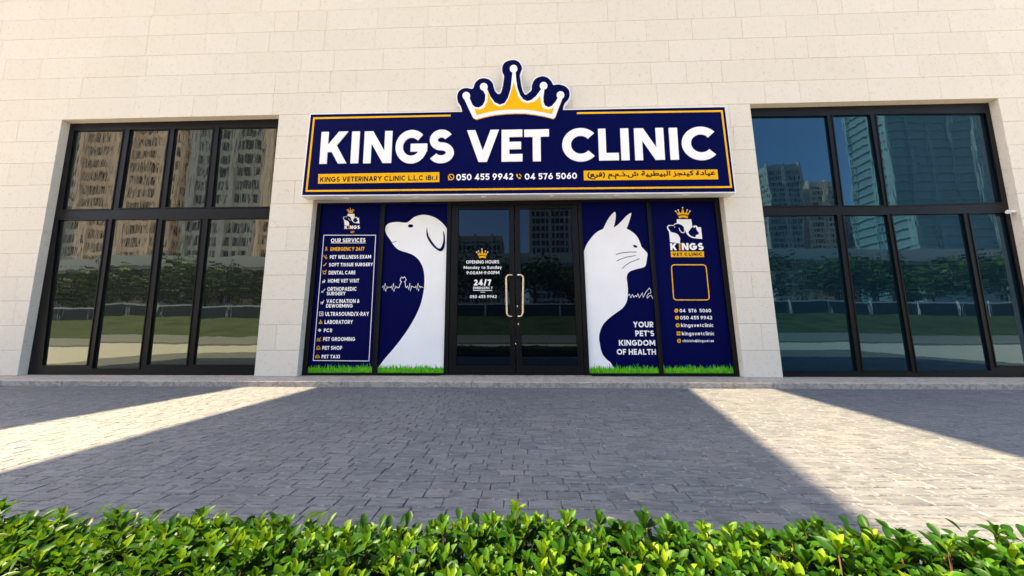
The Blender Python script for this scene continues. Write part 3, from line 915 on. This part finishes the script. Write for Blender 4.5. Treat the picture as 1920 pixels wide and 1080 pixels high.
def logo(e, L, lay=2, bar=True):
    """animal emblem in the coordinates of the right hand panel's logo; L maps them to the photo"""
    Y = GY
    body, tp = small_crown(lambda p: L((285 + 205 * p[0], 65 + 165 * p[1])))
    sc_ = abs(L((100, 0))[0] - L((0, 0))[0]) / 100
    put(e, "crown_tips", [wpoly(circle(u, v, 11 * sc_, 10), Y) for u, v in tp], "print", lay)
    put(e, "crown", [wpoly(q, Y) for q in body], "gold", lay + 1)
    white = [(300, 240), (510, 240), (524, 345), (560, 328), (592, 336), (600, 356), (650, 356), (668, 526), (352, 590), (203, 572), (188, 425), (158, 372), (160, 345), (185, 322), (250, 326), (272, 302), (300, 293)]
    dog = smooth_closed([(174, 360), (188, 340), (215, 334), (250, 334), (282, 312), (320, 308), (365, 322), (400, 356), (420, 400), (442, 452), (485, 492), (550, 516), (690, 532), (690, 585), (520, 590), (358, 590), (350, 530), (330, 480), (300, 450), (260, 436), (220, 425), (194, 395)], 3)
    cat = smooth_closed([(468, 430), (492, 388), (520, 358), (540, 345), (549, 368), (575, 348), (580, 372), (592, 405), (617, 435), (610, 460), (577, 470), (566, 500), (530, 490), (490, 470)], 3)
    put(e, "emblem", [wpoly([L(p) for p in white], Y)], "print", lay)
    put(e, "emblem_animals", [wpoly([L(p) for p in dog], Y), wpoly([L(p) for p in cat], Y)], "navy", lay + 1)
    ear = [(332, 365), (342, 400), (366, 430), (400, 440), (413, 412), (405, 372)]
    put(e, "emblem_ear", [q for q in wstroke([L(p) for p in ear], 9 * sc_, Y)] + [wpoly(circle(*L((268, 354)), 7 * sc_, 8), Y)], "print", lay + 2)
    def bx(s, a, b, t_, bt, wt, sp=.1, par=None, mat="print"):
        (u0, v0), (u1, v1) = L((a, t_)), L((b, bt))
        text(MB(), s, u0, u1, v0, v1, Y, .0012 * (lay + 2), wt=wt, sp=sp).build("lettering", mat, par or e)
    bx("K", 205, 300, 588, 690, .27)
    bx("NGS", 370, 685, 584, 688, .27)
    put(e, "emblem_letter", [wpoly([L(p) for p in [(328, 590), (350, 590), (352, 690), (332, 690)]], Y)], "gold", lay + 2)
    if bar:
        b_ = put(e, "emblem_bar", [wpoly([L(p) for p in [(212, 706), (691, 706), (695, 788), (217, 788)]], Y)], "gold", lay)
        bx("VET CLINIC", 238, 665, 724, 770, .25, .22, b_, "black")

# --- services panel
e = film(0, "navy window graphic listing the clinic services in a white outlined box")
L0 = lambda p: (p[0] / 7.2 + 580, p[1] / 7.2 + 380)
logo(e, lambda p: ((470 + (p[0] - 190) * .435) / 7.2 + 580, (72 + (p[1] - 65) * .455) / 7.2 + 380), bar=False)
mb = MB()
text(mb, "VET", *[C3((300, 0))[0], C3((323, 0))[0]], C3((0, 196))[1], C3((0, 206))[1], GY, .0024, wt=.2)
mb.build("emblem_caption", "gold", e)
put(e, "outline", [q for q in wstroke([(146, 219), (446, 219), (407, 947), (84, 944)], 1.15, GY, C3, True)], "print", 1)
mb, mg = MB(), MB()
rows = [("OUR SERVICES", 187, 387, 237, 260), ("PET WELLNESS EXAM", 181, 419, 334, 355), ("SOFT TISSUE SURGERY", 176, 430, 379, 399), ("DENTAL CARE", 174, 328, 425, 446),
        ("HOME VET VISIT", 170, 350, 472, 493), ("ORTHOPAEDIC", 166, 335, 519, 541), ("SURGERY", 163, 272, 546, 567), ("VACCINATION &", 161, 352, 589, 611), ("DEWORMING", 159, 313, 617, 638),
        ("ULTRASOUND/X-RAY", 154, 407, 663, 686), ("LABORATORY", 150, 314, 710, 732), ("PCR", 146, 194, 759, 780), ("PET GROOMING", 142, 327, 809, 831), ("PET SHOP", 137, 252, 860, 882), ("PET TAXI", 133, 238, 911, 932)]
for s, a, b, t_, bt in rows:
    (u0, v0), (u1, v1) = C3((a, t_)), C3((b, bt))
    text(MB(), s, u0, u1, v0, v1, GY, .0012, wt=.215, sp=.12).build("lettering", "print", e)
sheet(mb, tri([wpoly([C3(p) for p in [(187, 262.5), (387, 262.5), (387, 265.5), (187, 265.5)]], GY)]), GY - .0012)
mb.build("underline", "print", e)
(u0, v0), (u1, v1) = C3((184, 288)), C3((380, 309))
text(mg, "EMERGENCY 24/7", u0, u1, v0, v1, GY, .0012, wt=.215, sp=.12)
mg.build("emergency_lettering", "gold", e)
def icon_strokes(c, lines, wpx=.95):
    return [q for ln, cl in lines for q in wstroke([(c[0] + x * 11, c[1] + y * 11) for x, y in ln], wpx, GY, C3, cl)]
IC = [((160, 297), [([(-.3, -1), (0, -.4), (.4, -1)], 0), ([(0, -.5), (0, .3), (-.6, 1)], 0), ([(0, .3), (.6, 1)], 0), ([(-.5, .1), (.5, .1)], 0)], "gold"),
      ((155, 345), [([(-.9, -1), (-.5, .1), (.2, .1), (.5, -1)], 0), ([(-.1, .1), (.1, .9), (.7, .9), (.9, .2)], 0)], "gold"),
      ((152, 389), [([(-.9, .9), (.2, -.1), (.9, -.9)], 0), ([(-.6, 0), (.2, .5)], 0)], "gold"),
      ((150, 433), [([(-.9, -.7), (-.6, .9), (.5, .9), (.7, -.6), (0, -.3)], 1), ([(.5, -.5), (1, -1.2)], 0)], "gold"),
      ((145, 486), [([(-.7, .9), (.2, -.2), (.3, -1)], 0), ([(.8, -.5), (0, .9)], 0), ([(-.8, 0), (.6, .5)], 0)], "print"),
      ((142, 541), [([(-1, .9), (.2, .1), (1, -1)], 0), ([(-.9, .1), (0, 1)], 0)], "print"),
      ((137, 607), [([(-.9, .9), (.1, 0), (.9, -1)], 0), ([(-.9, 0), (.7, .3)], 0), ([(-.1, 1.2), (.5, -.6)], 0)], "print"),
      ((131, 674), [([(-.9, -1), (.9, -1), (.9, 1), (-.9, 1)], 1), ([(-.2, 0), (.3, -.3), (.3, .3)], 1)], "print"),
      ((127, 720), [([(0, -1), (.3, -.2), (.8, .9), (-.9, .9), (-.2, -.1)], 1), ([(-.5, .5), (.6, .5)], 0)], "gold"),
      ((121, 769), [([(-.8, 0), (0, -.7), (.8, 0), (0, .7)], 1), ([(-.4, 0), (.4, 0)], 0), ([(0, -.5), (0, .5)], 0)], "print"),
      ((117, 820), [([(-.9, 1), (-.7, -.4), (.4, .3), (.9, -1)], 0), ([(.4, .3), (.5, 1)], 0), ([(-.9, 1), (.9, 1)], 0)], "gold"),
      ((114, 870), [([(-.9, .9), (-.8, -.2), (0, -1), (.8, -.2), (.9, .9)], 1), ([(-.6, .3), (.6, .3)], 0)], "gold"),
      ((109, 921), [([(-1, .7), (-.9, -.1), (-.4, -.8), (.4, -.8), (.9, -.1), (1, .7)], 1), ([(-.8, .1), (.8, .1)], 0)], "gold")]
for c, ln, mt in IC:
    put(e, "service_icon", icon_strokes(c, ln), mt, 1)
grass_strip(e, 0, 1)

# --- dog panel
e = film(1, "navy window graphic with a big white dog silhouette left of the doors")
dog = [(455, 990), (500, 932), (560, 862), (620, 782), (670, 700), (705, 622), (722, 550), (728, 490), (725, 432), (712, 390), (690, 356), (660, 333), (630, 321), (600, 312), (570, 298), (545, 270), (530, 245),
       (515, 225), (504, 202), (502, 180), (510, 160), (527, 149), (552, 144), (580, 143), (610, 147), (630, 144), (645, 134), (665, 117), (690, 106), (720, 101), (755, 105), (790, 118), (820, 138), (845, 163), (858, 182)]
dg = dense(dog, 5)[:-1]
dp = wpoly(dg + [(858, 182), (838, 1000), (455, 1000)], GY, C3)
d_ = put(e, "dog_silhouette", [dp], "print", 1)
put(d_, "eye", [wpoly(circle(648, 165.5, 15.5, 20, 9.5), GY, C3)], "navydk", 2)
put(d_, "mouth", wstroke([(531, 257), (540, 260), (550, 260), (566, 254)], .9, GY, C3), "navydk", 2)
put(d_, "ear", [wpoly(smooth_closed([(743, 172), (739, 210), (750, 246), (775, 281), (800, 303), (820, 313), (838, 302), (847, 272), (847, 240), (844, 212), (836, 195), (838, 232), (835, 262), (826, 287), (815, 296), (798, 288), (775, 260), (755, 228), (746, 198)], 4), GY, C3)], "navydk", 2)
H8 = lambda p: (p[0] / 16 + 700, p[1] / 16 + 500)
ecg = [(230, 625), (275, 615), (297, 575), (322, 705), (357, 500), (370, 745), (405, 580), (412, 650), (450, 610), (520, 625), (545, 585), (570, 695), (607, 500), (618, 745), (655, 570), (665, 645), (695, 600), (730, 630), (770, 630), (800, 540), (835, 465), (850, 455), (810, 420), (808, 390), (830, 335), (855, 310), (890, 345), (935, 300), (965, 350), (990, 395), (965, 430), (935, 455), (955, 470), (970, 610), (990, 630), (1028, 580), (1068, 690), (1095, 495), (1108, 735), (1130, 655), (1150, 585), (1185, 605), (1235, 620), (1260, 625), (1280, 580), (1310, 690), (1345, 495), (1358, 735), (1385, 575), (1415, 625), (1430, 600), (1495, 625)]
put(e, "heartbeat_line", wstroke([(max(x, 262), y) for x, y in ecg], 1.05, GY, H8), "print", 1)
grass_strip(e, 1, 2)

# --- cat panel
e = film(2, "navy window graphic with a big white cat silhouette right of the doors")
cat = [(46, 312), (60, 276), (80, 245), (105, 215), (130, 195), (155, 183), (166, 164), (181, 134), (200, 106), (222, 85), (229, 92), (229, 120), (224, 150), (219, 173), (240, 160), (265, 136), (291, 108), (318, 90), (318, 102), (309, 135), (299, 165), (293, 180), (310, 190), (335, 208), (355, 230), (370, 260), (379, 286), (395, 303), (413, 326), (410, 352), (405, 386), (398, 400), (380, 408), (350, 415), (325, 423), (308, 431), (297, 446), (293, 466), (297, 500), (300, 540), (298, 580), (290, 610), (270, 640), (235, 666), (195, 696), (160, 731), (141, 770), (133, 810), (138, 850), (150, 900), (175, 935), (200, 956), (222, 992)]
cp = wpoly(dense(cat, 4)[:-1] + [(224, 1000), (78, 1000)], GY, C5)
d_ = put(e, "cat_silhouette", [cp], "print", 1)
put(d_, "eye", [wpoly([(328, 278), (338, 275), (348, 278), (357, 288), (348, 292), (336, 289)], GY, C5)], "navydk", 2)
for wk in ([(230, 331), (265, 321), (305, 317), (350, 316)], [(235, 369), (262, 356), (300, 344), (345, 337)], [(267, 413), (285, 395), (315, 375), (368, 355)]):
    put(d_, "whisker", wstroke(wk, 1.25, GY, C5), "navydk", 2)
ecg2 = [(300, 570), (309, 560), (317, 581), (326, 561), (334, 578), (344, 568), (350, 575), (358, 558), (366, 580), (376, 565), (384, 552), (388, 580), (394, 568), (404, 548), (424, 525), (431, 535), (433, 552), (420, 556), (410, 572), (412, 584), (424, 570), (434, 566), (440, 576), (443, 586), (448, 568)]
put(e, "heartbeat_line", wstroke(ecg2, .95, GY, C5), "print", 1)
mb = MB()
for s, a, b, t_, bt in (("YOUR", 330, 447, 719, 752), ("PET'S", 343, 452, 770, 803), ("KINGDOM", 248, 458, 825, 858), ("OF HEALTH", 236, 462, 877, 910)):
    (u0, v0), (u1, v1) = C5((a, t_)), C5((b, bt))
    text(MB(), s, u0, u1, v0, v1, GY, .0012, wt=.225, sp=.12).build("lettering", "print", e)
grass_strip(e, 2, 3)

# --- contact panel
e = film(3, "navy window graphic with clinic emblem, gold rounded frame and contact lines")
L4 = lambda p: (p[0] / 7.715 + 1230, p[1] / 7.715 + 380)
logo(e, L4)
Q5 = lambda p: (p[0] / 4.5 + 1230, p[1] / 4.5 + 480)
cor = [(129, 74), (421, 74), (451, 371), (149, 371)]
rr = []
for i in range(4):
    p, a, b = Vector(cor[i]), Vector(cor[i - 1]), Vector(cor[(i + 1) % 4])
    pa, pb = p + (a - p).normalized() * 30, p + (b - p).normalized() * 30
    rr += [tuple(pa * (1 - s) ** 2 + p * 2 * s * (1 - s) + pb * s * s) for s in (0, .2, .4, .6, .8, 1)]
put(e, "rounded_frame", wstroke(rr, 1.9, GY, Q5, True), "gold", 1)
mb = MB()
for s, a, b, t_, bt, wt in (("04  576  5060", 599, 781, 645, 665, .2), ("050 455 9942", 602, 787, 686, 706, .2), ("kingsvetclinic", 607, 794, 729, 750, .17), ("kingsvetclinic", 612, 799, 777, 798, .17), ("clinicinfo@kingsvet.ae", 616, 797, 822, 837, .17)):
    (u0, v0), (u1, v1) = C5((a, t_)), C5((b, bt))
    text(MB(), s, u0, u1, v0, v1, GY, .0012, wt=wt, sp=.14).build("lettering", "print", e)
for n, (cu, cv) in enumerate(((580, 655), (584, 696), (588, 740), (593, 787), (596, 830))):
    if n == 3:
        q = [(cu - 10, cv - 11), (cu + 10, cv - 11), (cu + 10, cv + 11), (cu - 10, cv + 11)]
    else:
        q = circle(cu, cv, 11.5, 18)
    o = put(e, "contact_icon", [wpoly(q, GY, C5)], "gold", 1)
    if n < 2:
        put(o, "handset", [wpoly(handset(lambda p: (cu + p[0] * 5.5, cv + p[1] * 5.5)), GY, C5)], "navydk", 2)
    else:
        put(o, "mark", wstroke(circle(cu, cv, 5, 10), .8, GY, C5, True) + [wpoly(circle(cu, cv, 1.8, 8), GY, C5)], "navydk", 2)
grass_strip(e, 3, 4)

# --- opening hours on the left door
GY2, keep = FY + .034 - .0025, GY
GY = GY2
x, z = onwall(905, 560, GY)
e = empty("door_decal", (x, GY, z), "white opening hours lettering with small gold crown on the left door glass", "door decal")
body, tp = small_crown(lambda p: C4((197 + 63 * p[0], 296 + 58 * p[1])))
put(e, "crown_tips", [wpoly(circle(u, v, 1.2, 8), GY) for u, v in tp], "print", 0)
put(e, "crown", [wpoly(q, GY) for q in body], "gold", .5)
mb = MB()
for s, a, b, t_, bt, wt in (("OPENING HOURS", 136, 327, 364, 383, .2), ("Monday to Sunday", 122, 342, 397, 414, .19), ("9:00AM-9:00PM", 137, 328, 427, 445, .2), ("24/7", 180, 281, 475, 510, .25), ("EMERGENCY", 176, 290, 517, 531, .2), ("050 455 9942", 157, 312, 566, 583, .2)):
    (u0, v0), (u1, v1) = C4((a, t_)), C4((b, bt))
    text(MB(), s, u0, u1, v0, v1, GY, 0, wt=wt, sp=.12).build("lettering", "print", e)
sheet(mb, tri([wpoly([C4(p) for p in [(176, 536.5), (287, 536.5), (287, 540), (176, 540)]], GY), wpoly([C4(p) for p in [(218, 547), (246, 547), (246, 550), (218, 550)]], GY)]), GY)
mb.build("underline", "print", e)
GY = keep

# ------------------------------------------------------------------ hedge
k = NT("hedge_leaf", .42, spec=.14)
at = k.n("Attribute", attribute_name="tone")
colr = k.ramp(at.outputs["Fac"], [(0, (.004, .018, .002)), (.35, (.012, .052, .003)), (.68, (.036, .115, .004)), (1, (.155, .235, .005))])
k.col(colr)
trn = k.n("BsdfTranslucent")
k.l(k.mix(.35, colr, (.12, .22, .006, 1)), trn.inputs[0])
mx = k.n("MixShader")
mx.inputs[0].default_value = .30
k.l(k.b.outputs[0], mx.inputs[1])
k.l(trn.outputs[0], mx.inputs[2])
k.l(mx.outputs[0], k.t.nodes["Material Output"].inputs[0])
M["leaf"] = k.m
plain("twig", "brown_twig", (.12, .065, .03, 1), .8, .2, scale=60, var=.3)

def leaf_template():
    st = [(0, .06), (.2, .42), (.45, .88), (.68, 1.0), (.86, .72), (.96, .34), (1.0, .06)]
    V, F_ = [], []
    for t_, wd in st:
        for s in (-1, 0, 1):
            V.append((s * wd * .5, t_, abs(s) * wd * .16 - .20 * t_ * t_))
    for i in range(len(st) - 1):
        for j in (0, 1):
            a = i * 3 + j
            F_.append((a, a + 1, a + 4, a + 3))
    return np.array(V), np.array(F_)
def hedge():
    LV, LF = leaf_template()
    Vs, Fs, Ts = [], [], []
    stems = MB()
    n = 0
    def leaf(p, az, el, ln, wd, tone, roll=0):
        nonlocal n
        v = LV * np.array([wd, ln, ln])
        c, s = math.cos(roll), math.sin(roll)
        v = np.stack([v[:, 0] * c + v[:, 2] * s, v[:, 1], -v[:, 0] * s + v[:, 2] * c], 1)
        c, s = math.cos(el), math.sin(el)
        v = np.stack([v[:, 0], v[:, 1] * c - v[:, 2] * s, v[:, 1] * s + v[:, 2] * c], 1)
        c, s = math.cos(az), math.sin(az)
        v = np.stack([v[:, 0] * c - v[:, 1] * s, v[:, 0] * s + v[:, 1] * c, v[:, 2]], 1)
        Vs.append(v + p)
        Fs.append(LF + n)
        Ts.append(np.full(len(LV), tone))
        n += len(LV)
    r_ = random.Random(21)
    y_far, y_near = -DIST + 1.03, -DIST + .50
    def top(x, y):
        return .210 + .010 * math.sin(x * 3.1 + 1) + .012 * math.sin(x * 7.3 + y * 9)
    def whorl(p, tilt, taz, scale, young, count):
        base = r_.uniform(0, 6.28)
        for i in range(count):
            f = i / count
            az = base + i * 2.4
            el = R(24 + 64 * f ** .8) + r_.gauss(0, .14)
            ln = scale * (.0425 - .013 * f) * r_.uniform(.82, 1.15)
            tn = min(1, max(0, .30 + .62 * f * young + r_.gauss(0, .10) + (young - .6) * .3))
            q = np.array(p) + np.array([math.cos(taz) * tilt, math.sin(taz) * tilt, 1]) * (.020 * f * scale)
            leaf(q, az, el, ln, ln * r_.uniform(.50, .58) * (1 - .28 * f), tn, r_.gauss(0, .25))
    step_ = .0342
    x = -3.2
    while x < 3.2:
        y = y_near
        while y < y_far:
            px, py = x + r_.uniform(-.022, .022), y + r_.uniform(-.022, .022)
            h = top(px, py) + r_.gauss(0, .012) - max(0, py - (y_far - .07)) * .5
            if r_.random() < .11:
                h += r_.uniform(.010, .038)
            ta, tl = r_.uniform(0, 6.28), r_.uniform(0, .4)
            whorl((px, py, h), tl, ta, r_.uniform(.8, 1.2), r_.choice((.4, .6, .85, 1.05)), r_.choice((6, 7, 8, 9)))
            bx, by = px + r_.gauss(0, .02), py + r_.gauss(0, .02)
            tube(stems, [(bx, by, .0), ((bx + px) / 2 + r_.gauss(0, .006), (by + py) / 2, h * .5), (px, py, h + .008)], .0022, 5)
            for lv in range(3):                      # older leaves lower down, darkened level by level for shade inside the hedge
                hz = h - .035 - lv * .03 + r_.gauss(0, .008)
                for q in range(3):
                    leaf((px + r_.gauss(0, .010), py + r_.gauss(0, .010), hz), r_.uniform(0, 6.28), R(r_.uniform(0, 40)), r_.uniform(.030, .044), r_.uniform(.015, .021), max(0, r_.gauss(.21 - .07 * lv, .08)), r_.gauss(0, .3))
            y += step_
        x += step_
    for face, yy in ((-1, y_near - .01), (1, y_far)):    # clipped side faces
        x = -3.2
        while x < 3.2:
            for zz in np.arange(.03, .22, .035):
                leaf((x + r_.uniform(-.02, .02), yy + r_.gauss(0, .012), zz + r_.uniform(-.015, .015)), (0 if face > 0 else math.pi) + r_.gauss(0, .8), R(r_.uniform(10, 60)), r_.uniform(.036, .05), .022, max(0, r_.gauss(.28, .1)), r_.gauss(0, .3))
            x += .022
    V, F_, T_ = np.concatenate(Vs), np.concatenate(Fs), np.concatenate(Ts)
    e = empty("hedge", (0, (y_far + y_near) / 2, 0), "low clipped green hedge of glossy rounded leaves along the bottom foreground", "hedge")
    V = V - np.array(e.location)
    me = bpy.data.meshes.new("foliage")
    me.vertices.add(len(V))
    me.vertices.foreach_set("co", V.ravel())
    me.loops.add(F_.size)
    me.loops.foreach_set("vertex_index", F_.ravel().astype(np.int32))
    me.polygons.add(len(F_))
    me.polygons.foreach_set("loop_start", np.arange(0, F_.size, 4, dtype=np.int32))
    me.polygons.foreach_set("use_smooth", np.ones(len(F_), bool))
    me.update(calc_edges=True)
    a = me.attributes.new("tone", "FLOAT", "POINT")
    a.data.foreach_set("value", T_.astype(np.float32))
    me.materials.append(M["leaf"])
    link(bpy.data.objects.new("foliage", me), e)
    stems.build("stem", "twig", e)
    struct(MB().box(-4, 4, y_near - .15, y_far - .03, -.02, .03).build("planting_bed", "soil"))
hedge()

# ------------------------------------------------------------------ unseen slabs added overhead to cast the shade strips on the paving
SLAB_H = 14.0
def occluder(pts, label):
    sh = TO_SUN * (SLAB_H / TO_SUN.z)
    lo = [(x + sh.x, y + sh.y, SLAB_H) for x, y in pts]
    o = MB().hexa(lo, [(x, y, z + .25) for x, y, z in lo]).thing("occluder", "soffit", label, "occluder", "unseen slabs added to shade the forecourt")
Y0, Y1 = -.475, -DIST + 1.16
gl = lambda a, b, y: a[0] + (b[0] - a[0]) * (y - a[1]) / (b[1] - a[1])
g1, g2 = onground(430, 727), onground(0, 800)
g3, g4 = onground(590, 727), onground(0, 885)
g5, g6 = onground(1270, 727), onground(1560, 980)
g7, g8 = onground(1440, 727), onground(1920, 860)
occluder([(-9, Y1), (gl(g1, g2, Y1), Y1), (gl(g1, g2, Y0), Y0), (-9, Y0)], "unseen added canopy high above the left end of the paving")
occluder([(gl(g3, g4, Y1), Y1), (gl(g5, g6, Y1), Y1), (gl(g5, g6, Y0), Y0), (gl(g3, g4, Y0), Y0)], "unseen added canopy high above the middle of the paving")
occluder([(gl(g7, g8, Y1), Y1), (10, Y1), (10, Y0), (gl(g7, g8, Y0), Y0)], "unseen added canopy high above the right end of the paving")

occluder([(-9, -.470), (10, -.470), (10, .3), (-9, .3)], "unseen added narrow canopy strip high above the foot of the facade")

# ------------------------------------------------------------------ what the glass mirrors: fence, trees and towers across the road
plain("tower", "beige_render", (.80, .60, .47, 1), .8, .2, scale=.2, var=.1)
plain("tower2", "grey_render", (.42, .42, .42, 1), .8, .2, scale=.2, var=.1)
plain("fencem", "dark_fence_panel", (.05, .052, .055, 1), .7, .3)
plain("tealglass", "teal_curtain_glass", (.16, .27, .31, 1), .3, .5, scale=.03, var=.35)
plain("teal", "pale_teal_cladding", (.23, .36, .40, 1), .5, .4, scale=.2, var=.15)
glass("tglass", "tower_glass", (.02, .03, .04, 1), 1.6, 0)
def tower(cx, cy, wx, wy, h, mat, label, grid=2.1, band=1.1, body="tglass"):
    e = empty("apartment_tower", (cx, cy, 0), label, "tower", "towers across the road")
    MB().box(cx - wx / 2, cx + wx / 2, cy - wy / 2, cy + wy / 2, 0, h).build("glazing", body, e)
    fl = MB()
    z = 3.4
    while z < h:
        fl.box(cx - wx / 2 - .5, cx + wx / 2 + .5, cy - wy / 2 - .5, cy + wy / 2 + .5, z - band, z)
        z += 3.4
    fl.box(cx - wx / 2 - .6, cx + wx / 2 + .6, cy - wy / 2 - .6, cy + wy / 2 + .6, h - 1, h + 2)
    fl.build("floor_band", mat, e)
    pr_ = MB()
    n = int(wx / grid)
    for i in range(n + 1):
        x = cx - wx / 2 + wx * i / n
        wd = .5 if i % 4 else 1.3
        pr_.box(x - wd / 2, x + wd / 2, cy + wy / 2 - .1, cy + wy / 2 + (.7 if i % 4 else 1.2), 0, h + (3 if i % 4 == 0 else 1))
    n = int(wy / grid)
    for i in range(n + 1):
        y = cy - wy / 2 + wy * i / n
        for s in (-1, 1):
            x = cx + s * wx / 2
            pr_.box(min(x, x + s * .8), max(x, x + s * .8), y - .5, y + .5, 0, h + 1)
    pr_.build("pier", mat, e)
for a in ((-98, -80, 22, 18, 84, "tower", "tall beige tower mirrored at the outer edge of the left window"),
          (-72, -78, 16, 18, 90, "tower2", "grey slab tower mirrored in the middle of the left window"),
          (-52, -76, 18, 16, 78, "tower", "beige tower mirrored in the inner panes of the left window"),
          (-128, -84, 24, 18, 80, "tower2", "wide grey tower standing farthest left across the road"),
          (-22, -170, 22, 20, 46, "tower2", "low grey block mirrored in the left door glass"),
          (18, -150, 28, 22, 105, "tower2", "gridded grey tower mirrored in the right door glass"),
          (150, -190, 18, 20, 92, "tower2", "slim grey tower mirrored at the inner edge of the right window"),
          (176, -196, 16, 20, 84, "tower", "slim beige tower beside the slim grey one across the road"),
          (160, -124, 40, 18, 104, "teal", "tall pale glass tower mirrored in the outer panes of the right window", 7.0, .3, "tealglass"),
          (206, -200, 20, 20, 66, "tower2", "shorter grey tower mirrored low in the right window"),
          (236, -190, 46, 20, 40, "tower2", "long low grey block far right across the road")):
    tower(*a)
def fence():
    e = empty("fence", (0, -47.5, 2.6), "long dark panel fence with pale posts on the lawn bank", "fence")
    MB().box(-260, 260, -47.56, -47.44, 2.6, 4.5).build("panel", "fencem", e)
    MB().box(-260, 260, -47.6, -47.4, 4.5, 4.7).build("top_rail", "white", e)
    for i in range(87):
        x = -258 + i * 6
        MB().box(x - .1, x + .1, -47.43, -47.3, 2.6, 4.9).build("post", "white", e)
fence()
def viaduct():
    e = empty("viaduct", (0, -62, 2.6), "long grey elevated viaduct running behind the trees", "viaduct")
    MB().box(-300, 300, -66, -58, 12.6, 14.2).build("deck", "tower2", e)
    MB().box(-300, 300, -57.9, -57.7, 13.2, 15.4).build("parapet", "soffit", e)
    for i in range(20):
        x = -285 + i * 30
        MB().box(x - 1, x + 1, -63, -61, 2.5, 12.7).build("pillar", "tower2", e)
viaduct()
k = NT("tree_leaf", .6, spec=.2)
k.col(k.ramp(k.island(), [(0, (.015, .035, .010)), (.6, (.04, .085, .018)), (1, (.085, .15, .03))]))
M["tleaf"] = k.m
plain("bark", "tree_bark", (.10, .075, .055, 1), .9, .1, scale=6, var=.3)
def tree_meshes(seed):
    r_ = np.random.default_rng(seed)
    q = 2200
    cl = r_.normal(size=(26, 3)) * np.array([1.5, 1.5, 1.3]) + np.array([0, 0, 5.2])
    c = cl[r_.integers(0, 26, q)] + r_.normal(size=(q, 3)) * .62
    c = c[c[:, 2] > 2.0]
    q = len(c)
    a, b = r_.normal(size=(q, 3)), r_.normal(size=(q, 3))
    a /= np.linalg.norm(a, axis=1)[:, None]
    b -= a * (a * b).sum(1)[:, None]
    b /= np.linalg.norm(b, axis=1)[:, None]
    s = r_.uniform(.14, .30, q)[:, None]
    V = np.stack([c - a * s, c + b * s * .5, c + a * s, c - b * s * .5], 1).reshape(-1, 3)
    mb = MB()
    mb.v, mb.f = [tuple(p) for p in V], [(4 * i, 4 * i + 1, 4 * i + 2, 4 * i + 3) for i in range(q)]
    tk = MB()
    tube(tk, [(0, 0, -.1), (.05, 0, 1.2), (-.05, .1, 2.6), (.1, 0, 4.5)], .16, 8)
    for d in ((1.3, .4, 5.2), (-1.2, -.5, 5.0), (.2, -1.3, 5.6)):
        tube(tk, [(0, 0, 2.2), (d[0] * .5, d[1] * .5, 3.6), d], .08, 6)
    return mb, tk
protos = []
words = ["round", "broad", "loose"]
for s in range(3):
    a, b = tree_meshes(s + 40)
    protos.append((a, b))
made = {}
for i in range(30):
    s = i % 3
    x = -120 + i * 8.6 + rng.uniform(-2, 2)
    y = -51 - rng.uniform(0, 4)
    e = empty("tree", (x, y, 2.7), f"{words[s]} leafy tree standing behind the dark fence across the road", "tree", f"{words[s]} trees behind the fence")
    if s not in made:
        e.location = (0, 0, 0)
        bpy.context.view_layer.update()
        ch = [protos[s][0].build("crown", "tleaf", e), protos[s][1].build("trunk", "bark", e)]
        made[s] = ch
        e.location = (x, y, 2.7)
    else:
        for c in made[s]:
            d = c.copy()
            COL.objects.link(d)
            d.parent = e
    sc_ = rng.uniform(1.0, 1.45)
    e.scale = (sc_ * 1.5, sc_ * 1.2, sc_)
    e.rotation_euler.z = rng.uniform(0, 6.28)
